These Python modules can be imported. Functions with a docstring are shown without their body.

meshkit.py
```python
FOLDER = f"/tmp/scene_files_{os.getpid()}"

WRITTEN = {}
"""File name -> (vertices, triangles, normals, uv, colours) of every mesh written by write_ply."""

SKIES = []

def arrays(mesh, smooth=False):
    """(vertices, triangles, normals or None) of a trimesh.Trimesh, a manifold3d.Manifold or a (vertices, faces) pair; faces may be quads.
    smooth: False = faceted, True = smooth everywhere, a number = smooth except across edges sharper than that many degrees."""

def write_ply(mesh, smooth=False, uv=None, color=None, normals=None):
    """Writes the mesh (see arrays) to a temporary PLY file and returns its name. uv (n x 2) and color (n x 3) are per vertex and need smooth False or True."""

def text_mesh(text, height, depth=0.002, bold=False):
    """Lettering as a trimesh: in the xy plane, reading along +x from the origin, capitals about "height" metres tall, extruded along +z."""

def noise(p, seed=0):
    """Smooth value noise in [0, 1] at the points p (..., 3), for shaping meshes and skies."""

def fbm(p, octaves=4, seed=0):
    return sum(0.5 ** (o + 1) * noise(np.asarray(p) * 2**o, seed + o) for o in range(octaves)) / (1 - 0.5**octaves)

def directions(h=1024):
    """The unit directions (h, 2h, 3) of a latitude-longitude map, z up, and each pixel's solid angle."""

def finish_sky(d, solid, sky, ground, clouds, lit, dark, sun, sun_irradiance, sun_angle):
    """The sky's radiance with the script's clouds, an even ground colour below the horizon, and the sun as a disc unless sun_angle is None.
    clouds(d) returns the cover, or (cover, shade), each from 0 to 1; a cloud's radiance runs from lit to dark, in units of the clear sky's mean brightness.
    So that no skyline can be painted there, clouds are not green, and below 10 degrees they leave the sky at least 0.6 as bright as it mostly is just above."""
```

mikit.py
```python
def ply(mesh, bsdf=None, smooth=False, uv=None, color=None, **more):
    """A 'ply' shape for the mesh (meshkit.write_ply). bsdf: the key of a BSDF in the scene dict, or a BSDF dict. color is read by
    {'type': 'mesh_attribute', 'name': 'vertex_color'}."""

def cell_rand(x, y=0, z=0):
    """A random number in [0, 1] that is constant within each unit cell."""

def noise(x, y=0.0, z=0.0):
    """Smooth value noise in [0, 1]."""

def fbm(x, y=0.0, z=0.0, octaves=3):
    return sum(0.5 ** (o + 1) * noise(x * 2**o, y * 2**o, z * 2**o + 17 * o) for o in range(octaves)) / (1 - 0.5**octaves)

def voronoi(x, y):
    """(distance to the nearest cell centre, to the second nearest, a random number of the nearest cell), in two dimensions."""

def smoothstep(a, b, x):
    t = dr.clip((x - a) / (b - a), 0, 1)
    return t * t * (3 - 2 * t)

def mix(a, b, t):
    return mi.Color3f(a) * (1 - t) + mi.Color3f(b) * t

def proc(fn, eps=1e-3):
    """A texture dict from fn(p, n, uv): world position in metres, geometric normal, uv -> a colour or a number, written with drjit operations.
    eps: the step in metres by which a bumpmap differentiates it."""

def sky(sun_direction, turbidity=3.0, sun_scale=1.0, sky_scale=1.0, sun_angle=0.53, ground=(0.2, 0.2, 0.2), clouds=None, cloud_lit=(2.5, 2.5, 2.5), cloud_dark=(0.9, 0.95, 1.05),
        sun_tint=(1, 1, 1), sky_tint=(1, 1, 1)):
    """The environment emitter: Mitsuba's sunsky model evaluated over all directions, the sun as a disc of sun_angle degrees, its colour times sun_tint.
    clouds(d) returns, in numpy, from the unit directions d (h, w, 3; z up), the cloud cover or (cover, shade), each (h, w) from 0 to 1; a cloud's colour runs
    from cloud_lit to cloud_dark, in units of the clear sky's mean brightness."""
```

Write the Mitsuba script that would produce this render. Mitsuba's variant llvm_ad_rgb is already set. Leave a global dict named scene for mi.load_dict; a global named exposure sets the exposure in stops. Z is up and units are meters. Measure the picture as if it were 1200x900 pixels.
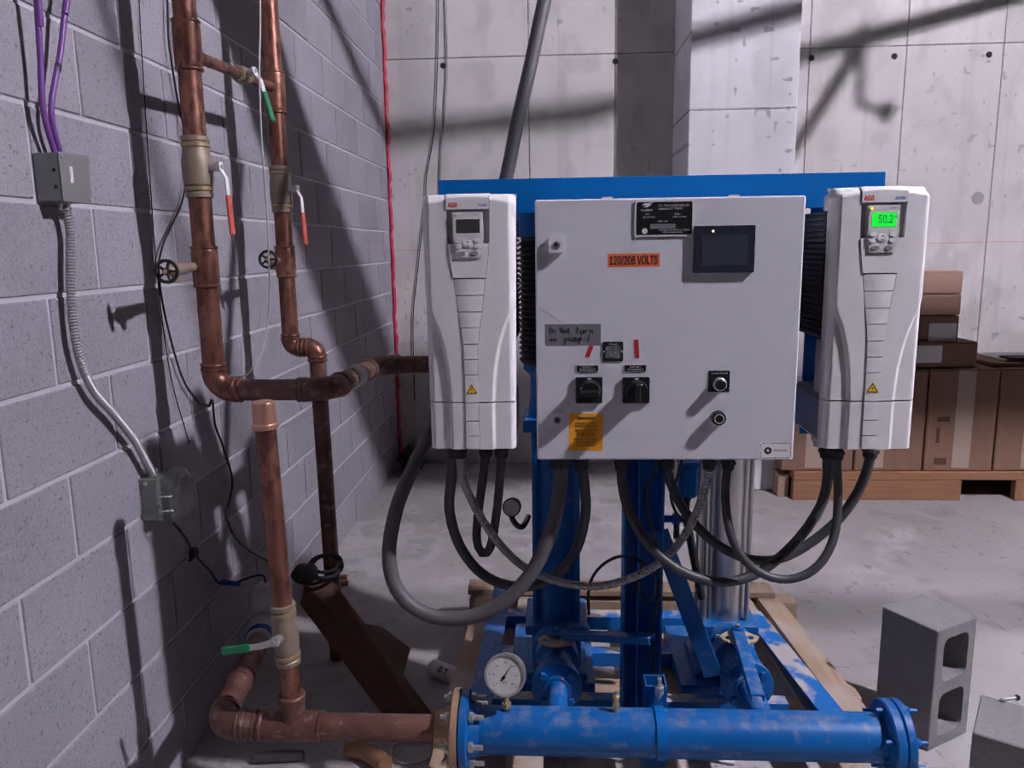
import math, random
import numpy as np, trimesh, manifold3d
import mitsuba as mi, drjit as dr
import mikit, meshkit
from shapely.geometry import Polygon, Point, box as sbox
from mikit import fbm, noise, smoothstep, mix, proc

random.seed(7); RNG = np.random.default_rng(7)
T = mi.ScalarTransform4f
scene, labels = {}, {}

# ------------------------------------------------------------------ camera, lights, exposure
exposure = 0.0
FOC, PITCH, YAW, ROLL, EYE = 910.1, 0.1756, -0.0552, -0.0142, 1.517
cy_, sy_, cp_, sp_ = math.cos(YAW), math.sin(YAW), math.cos(PITCH), math.sin(PITCH)
FW = np.array([sy_*cp_, cy_*cp_, -sp_]); RT = np.array([cy_, -sy_, 0.0]); UP = np.cross(RT, FW)
RT, UP = math.cos(ROLL)*RT + math.sin(ROLL)*UP, -math.sin(ROLL)*RT + math.cos(ROLL)*UP
CAM = np.array([0, 0, EYE])
scene['camera'] = {'type': 'perspective', 'fov_axis': 'x', 'fov': math.degrees(2*math.atan(600/FOC)), 'near_clip': 0.05, 'far_clip': 100.0,
                   'to_world': T().look_at(origin=CAM.tolist(), target=(CAM+FW).tolist(), up=UP.tolist())}
LAMP = np.array([3.10, 0.95, 4.16])
LAMP_RADIANCE = (5000, 4770, 5560)
XW, YB, YP = -1.109, 5.32, 4.71        # left wall plane, back wall plane, pilaster face
CEIL = 4.9

def ray(u, v): return FW + RT*(u-600)/FOC - UP*(v-450)/FOC
def at(u, v, y): d = ray(u, v); return CAM + d*(y/d[1])          # the point of depth y that shows at a place of the picture
def on_floor(u, v, z=0.0): d = ray(u, v); return CAM + d*((z-EYE)/d[2])
def on_wall(u, v, off=0.0): d = ray(u, v); return CAM + d*((XW+off)/d[0])

# ------------------------------------------------------------------ helpers
def numbered(name):
    used = lambda n: any(k == n or k.startswith(n+'__') for k in KEYS)
    if not used(name): KEYS.add(name); return name
    i = 1
    while used(f'{name}_{i:03d}'): i += 1
    KEYS.add(f'{name}_{i:03d}'); return f'{name}_{i:03d}'
KEYS = set()
def tag(key, label=None, cat=None, group=None, kind=None):
    d = labels.setdefault(key, {})
    for k, v in (('label', label), ('category', cat), ('group', group), ('kind', kind)):
        if v: d[k] = v
def thing(name, label, cat, group=None):
    k = numbered(name); tag(k, label, cat, group); return k
def add(name, mesh, mat, parent=None, smooth=32, label=None, cat=None, group=None, kind=None, **more):
    key = numbered((parent + '__' if parent else '') + name)
    scene[key] = mesh if isinstance(mesh, dict) else mikit.ply(mesh, 'mat_'+mat, smooth, **more)
    if label or cat or group or kind: tag(key, label, cat, group, kind)
    return key
def J(*ms): return trimesh.util.concatenate([m for m in ms])
def unit(v): v = np.asarray(v, float); return v/np.linalg.norm(v)
def frame(d, up=(0, 0, 1)):
    d = unit(d); up = np.asarray(up, float)
    if abs(d@up) > .95*np.linalg.norm(up): up = np.array([1., 0, 0])
    a = unit(np.cross(up, d)); return a, np.cross(d, a), d
def M4(a, b, c, o):
    m = np.eye(4); m[:3, 0], m[:3, 1], m[:3, 2], m[:3, 3] = a, b, c, o; return m
def cbox(size, c=(0, 0, 0), bev=0.002, rot=0.0):
    """box with chamfered edges, turned by rot about z"""
    h = np.array(size, float)/2; bev = min(bev, .45*min(h)*1.0); pts = []
    for s in np.ndindex(2, 2, 2):
        s = np.array(s)*2-1
        for k in range(3):
            q = h-bev; q[k] = h[k]; pts.append(s*q)
    pts = np.array(pts)
    if rot:
        ca, sa = math.cos(rot), math.sin(rot); pts = pts@np.array([[ca, -sa, 0], [sa, ca, 0], [0, 0, 1]]).T
    return trimesh.convex.convex_hull(pts + np.array(c))
def cbox2(lo, hi, bev=0.002):
    lo, hi = np.array(lo, float), np.array(hi, float); return cbox(np.abs(hi-lo), (lo+hi)/2, bev)
def bar(p0, p1, w, t, up=(0, 0, 1), bev=.001):
    """flat bar from p0 to p1, width w across, thickness t along up"""
    p0, p1 = np.asarray(p0, float), np.asarray(p1, float)
    a, b, d = frame(p1-p0, up); m = cbox((w, t, np.linalg.norm(p1-p0)), (0, 0, 0), bev)
    m.apply_transform(M4(a, b, d, (p0+p1)/2)); return m
def spline(pts, n=10):
    P = np.asarray(pts, float); P = np.vstack([2*P[0]-P[1], P, 2*P[-1]-P[-2]]); out = []
    for i in range(1, len(P)-2):
        p0, p1, p2, p3 = P[i-1:i+3]
        t = np.linspace(0, 1, n, endpoint=False)[:, None]
        out.append(.5*((2*p1)+(-p0+p2)*t+(2*p0-5*p1+4*p2-p3)*t**2+(-p0+3*p1-3*p2+p3)*t**3))
    return np.vstack(out+[P[-2:-1]])
def resample(P, step):
    s = np.r_[0, np.cumsum(np.linalg.norm(np.diff(P, axis=0), axis=1))]; n = max(2, int(s[-1]/step)+1)
    q = np.linspace(0, s[-1], n); return np.stack([np.interp(q, s, P[:, k]) for k in range(3)], 1)
def tube(P, r, seg=14):
    """closed tube round the polyline P; r a number or one per point"""
    P = np.asarray(P, float); n = len(P); r = np.broadcast_to(np.asarray(r, float), (n,))
    t = np.gradient(P, axis=0) if n > 2 else np.tile(P[1]-P[0], (2, 1))
    t = t/np.linalg.norm(t, axis=1, keepdims=True)
    a = frame(t[0])[0]; ang = np.arange(seg)*2*np.pi/seg; V = []
    for i in range(n):
        a = unit(a-t[i]*(a@t[i])); b = np.cross(t[i], a)
        V.append(P[i]+r[i]*(np.cos(ang)[:, None]*a+np.sin(ang)[:, None]*b))
    V = np.vstack(V+[P[:1], P[-1:]]); F = []
    k = np.arange(seg); k2 = (k+1) % seg
    for i in range(n-1):
        o, q = i*seg, (i+1)*seg
        F += [np.stack([o+k, o+k2, q+k2], 1), np.stack([o+k, q+k2, q+k], 1)]
    F += [np.stack([k*0+n*seg, k2, k], 1), np.stack([k*0+n*seg+1, (n-1)*seg+k, (n-1)*seg+k2], 1)]
    return trimesh.Trimesh(V, np.vstack(F), process=False)
def lathe(prof, p0, axis, seg=24):
    """prof: (radius, distance along the axis) pairs; closed at both ends"""
    a, b, d = frame(axis); p0 = np.asarray(p0, float); ang = np.arange(seg)*2*np.pi/seg
    ring = np.cos(ang)[:, None]*a+np.sin(ang)[:, None]*b
    V = np.vstack([p0+d*h+ring*max(r, 1e-5) for r, h in prof]+[[p0+d*prof[0][1]], [p0+d*prof[-1][1]]]); F = []
    k = np.arange(seg); k2 = (k+1) % seg; n = len(prof)
    for i in range(n-1):
        o, q = i*seg, (i+1)*seg
        F += [np.stack([o+k, o+k2, q+k2], 1), np.stack([o+k, q+k2, q+k], 1)]
    F += [np.stack([k*0+n*seg, k2, k], 1), np.stack([k*0+n*seg+1, (n-1)*seg+k, (n-1)*seg+k2], 1)]
    return trimesh.Trimesh(V, np.vstack(F), process=False)
def cyl(p0, p1, r, seg=20, bev=0.0):
    L = np.linalg.norm(np.asarray(p1, float)-p0)
    return lathe([(r-bev, 0), (r, bev), (r, L-bev), (r-bev, L)] if bev else [(r, 0), (r, L)], p0, np.asarray(p1, float)-p0, seg)
def hexnut(p0, axis, r, h): return lathe([(r*.9, 0), (r, .15*h), (r, .85*h), (r*.9, h)], p0, axis, 6)
def torus(c, axis, R, r, seg=28, s2=8):
    a, b, d = frame(axis); t = np.linspace(0, 2*np.pi, seg+1)[:-1]
    V, F = [], []
    for i, x in enumerate(t):
        e = math.cos(x)*a+math.sin(x)*b
        for j in range(s2):
            y = 2*np.pi*j/s2; V.append(np.asarray(c)+e*(R+r*math.cos(y))+d*r*math.sin(y))
            i2, j2 = (i+1) % seg, (j+1) % s2
            F += [[i*s2+j, i2*s2+j, i2*s2+j2], [i*s2+j, i2*s2+j2, i*s2+j2]]
    return trimesh.Trimesh(np.array(V), np.array(F), process=False)
FRONT = np.array([[1, 0, 0], [0, 0, -1.], [0, 1, 0]])
def front(mesh, x, y, z):
    """a mesh lying in the xy plane set up to face -y, its origin at (x, y, z)"""
    m = mesh.copy(); m.vertices = np.asarray(m.vertices)@FRONT.T+np.array([x, y, z]); return m
def plate(poly, t, x, y, z): return front(trimesh.creation.extrude_polygon(poly, t, engine='earcut'), x, y, z)
def rrect(w, h, r=0.0, cx=0., cz=0.):
    r = min(r, .49*min(w, h)); b = sbox(cx-w/2+r, cz-h/2+r, cx+w/2-r, cz+h/2-r)
    return b.buffer(r, quad_segs=5) if r > 0 else b
def text(s, h, x, y, z, t=0.0006, bold=False, width=None, centre=False):
    m = meshkit.text_mesh(s, h, t, bold); w = m.bounds[1][0]-m.bounds[0][0]
    if width: m.vertices[:, 0] *= width/w; w = width
    m.vertices[:, 0] -= m.bounds[0][0]
    if centre: m.vertices[:, 0] -= w/2
    return front(m, x, y, z)
def wavy(P, r, pitch, amp, seg=12):
    """ribbed flexible tube"""
    Q = resample(P, pitch/4); return tube(Q, r+amp*np.sin(np.arange(len(Q))*np.pi/2), seg)

# ------------------------------------------------------------------ materials
def mat(name, color=None, rough=.5, metal=0.0, bump=None, bscale=1.0, spec=.5, coat=0.0):
    d = {'type': 'principled', 'roughness': rough, 'metallic': metal, 'specular': spec}
    if coat: d['clearcoat'] = coat; d['clearcoat_gloss'] = .8
    d['base_color'] = color if isinstance(color, dict) else {'type': 'rgb', 'value': list(color)}
    if bump is not None: d = {'type': 'bumpmap', 'arbitrary': bump, 'scale': bscale, 'b': d} if False else {'type': 'bumpmap', 'tex': bump, 'scale': bscale, 'inner': d}
    scene['mat_'+name] = {'type': 'twosided', 'inner': d}

def block_bump(p, n, uv): return .6*noise(p.x*260, p.y*260, p.z*260)+.8*noise(p.x*110, p.y*110, p.z*110)
def block_color(base, seed):
    def fn(p, n, uv):
        g = noise(p.y*330+seed, p.z*330, p.x*330); h = fbm(p.y*3+seed, p.z*3, 0.0, 3)
        pit = smoothstep(.80, .95, noise(p.y*190, p.z*190+seed, 3.0))
        c = mix(base, [b*.72 for b in base], .9*g) * (.86+.3*h)
        return mix(c, [.09, .085, .09], .55*pit)
    return proc(fn)
for i, b in enumerate([(.305, .292, .325), (.285, .275, .303), (.32, .305, .333), (.295, .287, .317)]):
    mat(f'block_{i}', block_color(b, 3.7*i), .93, bump=proc(block_bump), bscale=.0016, spec=.2)
mat('mortar', (.43, .41, .44), .95, spec=.2)

def concrete_color(p, n, uv):
    a = fbm(p.x*1.7, p.z*1.7, p.y*1.7, 4); b = fbm(p.x*9, p.z*6+4, p.y*9, 3); st = fbm(p.x*14, p.z*.9+9, p.y*14, 3)
    c = mix([.50, .475, .462], [.60, .57, .555], smoothstep(.3, .7, a)); c = mix(c, [.43, .405, .39], .55*smoothstep(.5, .75, b))
    c = mix(c, [.38, .36, .34], .30*smoothstep(.52, .78, st))
    spot = smoothstep(.87, .93, noise(p.x*37+p.y*37, p.z*29+5, 1.0))*smoothstep(.45, .7, fbm(p.x*2+7, p.z*2, 2.0, 2))
    c = mix(c, [.24, .225, .215], .6*spot)
    chalk = smoothstep(.006, .002, dr.abs(p.z-1.497-.004*noise(p.x*9, 0., 0.)))
    return mix(c, [.55, .27, .26], .55*chalk)
mat('concrete', proc(concrete_color), .85, spec=.25)
def pilaster_color(p, n, uv):
    a = fbm(p.x*2.2, p.z*2.2+3, p.y*2, 4); st = fbm(p.x*30, p.z*1.2, p.y*30, 2)
    c = mix([.52, .51, .525], [.62, .61, .62], smoothstep(.3, .7, a)); c = mix(c, [.42, .41, .42], .3*smoothstep(.5, .8, st))
    spot = smoothstep(.87, .93, noise(p.x*26, p.z*26, 4.0)); return mix(c, [.2, .19, .19], .6*spot)
mat('pilaster', proc(pilaster_color), .8, spec=.25)
mat('seam', (.20, .19, .185), .95, spec=.1)
def floor_color(p, n, uv):
    a = fbm(p.x*1.1, p.y*1.1, 0., 4); b = fbm(p.x*6, p.y*6, 5., 4); d = fbm(p.x*2.3+5, p.y*2.3, 9., 4)
    c = mix([.30, .278, .275], [.40, .375, .37], smoothstep(.3, .7, a)); c = mix(c, [.50, .47, .465], .55*smoothstep(.5, .7, d)*smoothstep(.35, .65, b))
    c = mix(c, [.22, .205, .198], .5*smoothstep(.56, .75, b))
    spot = smoothstep(.87, .93, noise(p.x*34, p.y*34, 1.0)); return mix(c, [.13, .12, .115], .35*spot)
def floor_bump(p, n, uv): return fbm(p.x*30, p.y*30, 0., 3)
mat('floor', proc(floor_color), .82, bump=proc(floor_bump), bscale=.003, spec=.3)
mat('ceiling', (.05, .048, .046), .9); mat('far_wall', (.06, .057, .055), .9); mat('dark_hole', (.02, .02, .02), .9); mat('grout', (.30, .295, .29), .9)

def copper_color(p, n, uv):
    a = fbm(p.x*14, p.y*14, p.z*9, 4); b = fbm(p.x*60, p.y*60, p.z*25, 3)
    c = mix([.20, .082, .056], [.30, .138, .098], smoothstep(.3, .7, a)); c = mix(c, [.11, .050, .037], .7*smoothstep(.48, .66, b)); return c
mat('copper', proc(copper_color), .38, .7)
def dull_copper(p, n, uv):
    a = fbm(p.x*11, p.y*11, p.z*11, 4); b = fbm(p.x*45, p.y*45, p.z*45, 3)
    c = mix([.12, .058, .044], [.20, .10, .075], smoothstep(.3, .7, a)); return mix(c, [.30, .21, .18], .5*smoothstep(.57, .72, b))
mat('dull_copper', proc(dull_copper), .5, .45)
mat('fresh_copper', (.62, .33, .23), .34, .75)
mat('bronze', (.27, .212, .158), .5, .4); mat('brass', (.55, .42, .22), .35, .8); mat('dull_brass', (.38, .29, .16), .4, .6)
def blue_color(p, n, uv):
    a = fbm(p.x*7, p.y*7, p.z*7, 3); up = smoothstep(.55, .95, n.z); s = fbm(p.x*42, p.y*42, p.z*42, 4)
    c = mix([.002, .085, .29], [.003, .115, .36], a); return mix(c, [.26, .255, .27], .20*up*smoothstep(.42, .62, s)+.22*smoothstep(.62, .74, s))
mat('blue', proc(blue_color), .42, spec=.35)
def dusty_blue(p, n, uv):
    up = smoothstep(.5, .95, n.z); s = fbm(p.x*15, p.y*15, p.z*15, 4)
    return mix([.004, .12, .40], [.40, .37, .36], up*smoothstep(.32, .58, s))
mat('dusty_blue', proc(dusty_blue), .6)
mat('clean_blue', (.0005, .122, .40), .42, spec=.25)
mat('panel_grey', (.60, .595, .625), .42, spec=.4); mat('panel_edge', (.68, .67, .69), .4)
mat('drive_white', (.74, .72, .715), .42, spec=.4); mat('drive_grey', (.40, .39, .395), .5); mat('drive_slate', (.16, .18, .22), .5)
mat('keypad', (.66, .65, .64), .4); mat('heat_sink', (.022, .023, .028), .5, .3); mat('lcd_off', (.055, .058, .056), .25)
mat('button', (.74, .73, .72), .4); mat('soft_key', (.24, .25, .27), .4)
mat('red', (.55, .035, .03), .5); mat('logo_red', (.60, .03, .03), .5); mat('logo_blue', (.10, .20, .50), .5); mat('red_tape', (.48, .02, .025), .45)
mat('orange', (.80, .15, .045), .5); mat('amber', (.86, .34, .012), .5); mat('yellow', (.85, .52, .01), .5)
mat('black', (.012, .012, .013), .35); mat('black_matte', (.02, .02, .021), .7); mat('ink', (.02, .018, .02), .8)
mat('white', (.72, .71, .70), .5); mat('white_print', (.55, .55, .55), .7); mat('silver', (.60, .60, .61), .32, .8); mat('screen', (.045, .05, .065), .18); mat('bezel', (.022, .027, .042), .3)
mat('tape_grey', (.20, .195, .21), .42, .2); mat('steel', (.33, .335, .33), .4, .7); mat('zinc', (.55, .54, .52), .38, .8)
def stainless_color(p, n, uv): return mix([.42, .40, .38], [.60, .585, .57], noise(p.x*150, p.y*150, p.z*2))
mat('stainless', proc(stainless_color), .28, .9)
mat('conduit', (.045, .045, .049), .48); mat('conduit_grey', (.082, .079, .081), .55); mat('armour', (.30, .295, .30), .42, .35)
mat('galvanized', (.20, .205, .20), .45, .5); mat('cable_black', (.012, .012, .013), .5); mat('cable_grey', (.55, .54, .52), .5); mat('cable_purple', (.15, .05, .23), .42); mat('cable_blue', (.02, .05, .22), .5)
mat('green', (.01, .17, .07), .5); mat('handle_white', (.66, .65, .64), .45); mat('grip_red', (.50, .085, .06), .5)
mat('sealant', (.55, .025, .07), .5)
def wood_color(p, n, uv):
    g = fbm(p.x*60, p.y*5, p.z*60, 3); a = fbm(p.x*4, p.y*4, p.z*4, 3)
    c = mix([.28, .19, .125], [.42, .31, .22], g); return mix(c, [.46, .42, .39], .6*smoothstep(.45, .65, a)*smoothstep(.5, .95, n.z))
mat('wood', proc(wood_color), .8, spec=.2)
def wood_red(p, n, uv):
    g = fbm(p.x*5, p.y*50, p.z*60, 3); return mix([.24, .115, .06], [.36, .19, .105], g)
mat('wood_red', proc(wood_red), .75, spec=.2)
def card_color(p, n, uv):
    a = fbm(p.x*5, p.y*5, p.z*5, 3); b = noise(p.x*90+p.y*90, p.z*2, 0.)
    return mix([.185, .105, .072], [.25, .148, .105], .6*a+.4*b)
mat('cardboard', proc(card_color), .8, spec=.2); mat('cardboard_light', (.32, .195, .15), .8, spec=.2)
mat('dark_card', (.095, .05, .036), .8, spec=.2); mat('packing_tape', (.36, .27, .215), .4); mat('paper', (.60, .59, .58), .7)
def cinder_color(p, n, uv):
    g = noise(p.x*240, p.y*240, p.z*240); a = fbm(p.x*6, p.y*6, p.z*6, 3); return mix([.15, .146, .147], [.27, .264, .264], .5*g+.5*a)
mat('cinder', proc(cinder_color), .95, bump=proc(block_bump), bscale=.002, spec=.2)
mat('grey_plastic', (.40, .39, .385), .6); mat('dial', (.58, .57, .55), .5); mat('rust', (.46, .37, .27), .6, .2); mat('flange_tan', (.42, .26, .16), .5, .4); mat('pvc', (.60, .57, .54), .5); mat('rust_elbow', (.30, .16, .085), .6, .3)
scene['mat_clear'] = {'type': 'blendbsdf', 'weight': .11, 'a': {'type': 'thindielectric', 'int_ior': 1.5}, 'b': {'type': 'twosided', 'inner': {'type': 'principled', 'base_color': {'type': 'rgb', 'value': [.42, .42, .45]}, 'roughness': .25}}}
scene['mat_glass'] = {'type': 'thindielectric', 'int_ior': 1.5}

# ------------------------------------------------------------------ the room
XR, YF = 9.5, -7.5
add('floor', cbox2((XW-.3, YF-.2, -.2), (XR+.2, YB+.3, 0), .001), 'floor', smooth=False, kind='structure')
add('ceiling', cbox2((XW-.3, YF-.2, CEIL), (XR+.2, YB+.3, CEIL+.2), .001), 'ceiling', smooth=False, kind='structure')
add('wall_right', cbox2((XR, YF, 0), (XR+.2, YB, CEIL), .001), 'far_wall', smooth=False, kind='structure')
add('wall_front', cbox2((XW, YF-.2, 0), (XR, YF, CEIL), .001), 'far_wall', smooth=False, kind='structure')
WL = add('wall_left', cbox2((XW-.25, YF, 0), (XW-.004, YB, CEIL), .001), 'mortar', smooth=False, kind='structure', label='grey concrete block wall with pale raked mortar joints')
# the blocks: courses of 0.2032 m, half-bond
COURSE, LEN, JNT = .2032, .4064, .0115
def blockmesh(L):
    return cbox((.03, L-JNT, COURSE-JNT), (0, 0, 0), .0022)
full = {}
for row in range(16):
    z = row*COURSE+COURSE/2; k = 9-row          # course counted down from the line 2.032 m up
    off = 1.859+(0 if k % 2 == 0 else .2032)
    start = off-math.ceil((off+.35)/LEN)*LEN
    y = start
    while y < YB:
        y1 = min(y+LEN, YB)
        if y1-y > .05:
            L = round(y1-y, 4); v = int(RNG.integers(4)); kk = (L, v)
            if kk not in full: full[kk] = mikit.ply(blockmesh(L), f'mat_block_{v}', False)
            dx = float(RNG.normal(0, .0006)); key = numbered(WL+'__block')
            scene[key] = {**full[kk], 'to_world': T().translate([XW-.0145+dx, (y+y1)/2, z])}
        y = y1
# back wall of cast concrete: form panels with seams between
WB = add('wall_back', cbox2((XW, YB+.006, 0), (XR, YB+.25, CEIL), .001), 'seam', smooth=False, kind='structure', label='pale cast concrete wall with form panel seams and tie holes')
xs = [XW, at(620, 150, YB)[0], at(724, 120, YB)[0]-.02, at(946, 120, YB)[0], at(1056, 150, YB)[0], at(1168, 150, YB)[0]]
xs += [xs[-1]+.66*k for k in range(1, 9)]
xs = [x for x in xs if x < XR-.2]+[XR]
zj = at(600, 66, YB)[2]
for a, b in zip(xs, xs[1:]):
    for c, d in ((0, zj), (zj, zj+1.22), (zj+1.22, CEIL)):
        dy = float(RNG.uniform(-.0015, .0015))
        add('panel', cbox2((a+.003, YB+dy, c+.003), (b-.003, YB+.02, d-.003), .002), 'concrete', WB, smooth=False)
for u, v in ((519, 77), (721, 72), (951, 68), (1048, 66), (1159, 64)):
    p = at(u, v, YB-.001); add('tie_hole', lathe([(.017, 0), (.019, .003), (.012, .0035)], p+np.array([0, .002, 0]), (0, -1, 0), 12), 'dark_hole', WB, label='dark form tie hole')
p = at(1146, 232, YB-.001); add('patch', lathe([(.04, 0), (.037, .003)], p+np.array([0, .001, 0]), (0, -1, 0), 18), 'grout', WB, label='round grey grout patch')
px0, px1 = at(808, 100, YP)[0], at(936, 100, YP)[0]; zp = at(870, 128, YP)[2]
PL = add('wall_pilaster', cbox2((px0+.003, YP+.006, 0), (px1-.003, YB+.005, CEIL), .002), 'seam', smooth=False, kind='structure', label='projecting pale concrete pilaster on the back wall')
for c, d in ((0, zp-.6*2), (zp-1.2, zp), (zp, zp+1.2), (zp+1.2, CEIL)):
    if d > c: add('panel', cbox2((px0, YP, c+.002), (px1, YB+.004, d-.002), .006), 'pilaster', PL, smooth=False)
# sealant bead in the corner
pts = np.array([[XW+.014+.003*math.sin(z*23)+.003*math.sin(z*57+1), YB-.012, z] for z in np.linspace(.06, 3.4, 150)])
add('sealant_bead', tube(pts, .011+.0025*np.sin(np.arange(150)*1.7), 8), 'sealant', label='bright red sealant bead running down the corner of the block wall', cat='sealant')

# ------------------------------------------------------------------ ceiling lamps, duct, overhead pipe (above the picture; they light and shade it)
lamp = thing('flood_lamp', 'round flood lamp hung under the ceiling and aimed at the room corner', 'lamp')
AIM = unit(np.array([.8, 3.6, 1.3])-LAMP)
em = trimesh.creation.icosphere(subdivisions=3, radius=.07); em.apply_translation(LAMP)
scene[numbered(lamp+'__bulb')] = mikit.ply(em, 'mat_white', True, emitter={'type': 'area', 'radiance': {'type': 'rgb', 'value': list(LAMP_RADIANCE)}})
add('reflector', lathe([(.0001, -.115), (.07, -.110), (.11, -.085), (.155, .05), (.20, .150), (.206, .152), (.165, .05), (.12, -.10), (.06, -.128), (.0001, -.13)], LAMP, AIM, 40), 'black_matte', lamp)
add('bracket', J(tube(np.array([LAMP-AIM*.125, LAMP-AIM*.22+(0, 0, .1), (LAMP-AIM*.22)*(1, 1, 0)+(0, 0, CEIL)]), .014, 10)), 'steel', lamp)
duct = thing('air_duct', 'large round galvanized air duct hung under the ceiling', 'duct')
DY, DZ, DR = LAMP[1]+1.42, 2.86, .158
add('shell', lathe([(DR-.02, 0), (DR, .02)]+[(DR+(.006 if i % 2 else 0), .4+.4*(i//2)+.01*(i % 2)) for i in range(0, 10)]+[(DR, 2.2), (.118, 2.5)]+[(.118+(.006 if i % 2 else 0), 2.8+.4*(i//2)+.01*(i % 2)) for i in range(0, 32)]+[(.118, 9.4)], (-.25, DY, DZ), (1, 0, 0), 40), 'zinc', duct)
for x in (.4, 2.4, 4.6, 6.8, 8.8):
    rr = DR if x < 1.9 else .118; add('hanger', J(torus((x, DY, DZ), (1, 0, 0), rr+.012, .008, 32, 6), cyl((x, DY, DZ+rr), (x, DY, CEIL), .006, 8)), 'steel', duct)
sp = thing('sprinkler_pipe', 'black overhead sprinkler branch pipe with a flexible drop', 'pipe')
ZS = LAMP[2]-.85
kink = np.array([LAMP[0]-1.372, LAMP[1]+2.067, ZS])
def dline(x): d = x-LAMP[0]; return np.array([x, LAMP[1]+(2.383+.23*d if d < -1.372 else 3.347+.9333*d), ZS])
add('run', tube(np.array([dline(-.75), kink]), .033, 16), 'black_matte', sp); add('run', tube(np.array([kink, dline(3.9)]), .033, 16), 'black_matte', sp)
add('elbow', trimesh.creation.icosphere(subdivisions=2, radius=.042).apply_translation(kink), 'black_matte', sp)
for x in (-.5, 1.3, 3.0): add('hanger', cyl(dline(x), dline(x)+np.array([0, 0, CEIL-ZS]), .006, 8), 'steel', sp)
q = dline(2.394); add('drop', tube(spline([q+(0, 0, .06), q+(0, 0, -.07), q+(.0, 0, -.225), q+(.015, 0, -.248), q+(.10, 0, -.275)], 6), .015, 10), 'steel', sp)
add('sprinkler_head', lathe([(.018, 0), (.036, .01), (.036, .045), (.014, .055)], q+np.array([.085, 0, -.272]), (1, 0, -.2), 14), 'brass', sp)
add('flexible_drop', tube(spline([q+(-.02, 0, -.04), q+(-.13, .0, -.23), q+(-.27, .0, -.45)], 8), .027, 10), 'steel', sp)
co = thing('conduit_run', 'thin straight steel conduit hung below the ceiling', 'conduit')
add('pipe', cyl((-.7, LAMP[1]+.515*1.2, LAMP[2]-1.2), (5.5, LAMP[1]+.515*1.2, LAMP[2]-1.2), .017, 10), 'steel', co)
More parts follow.
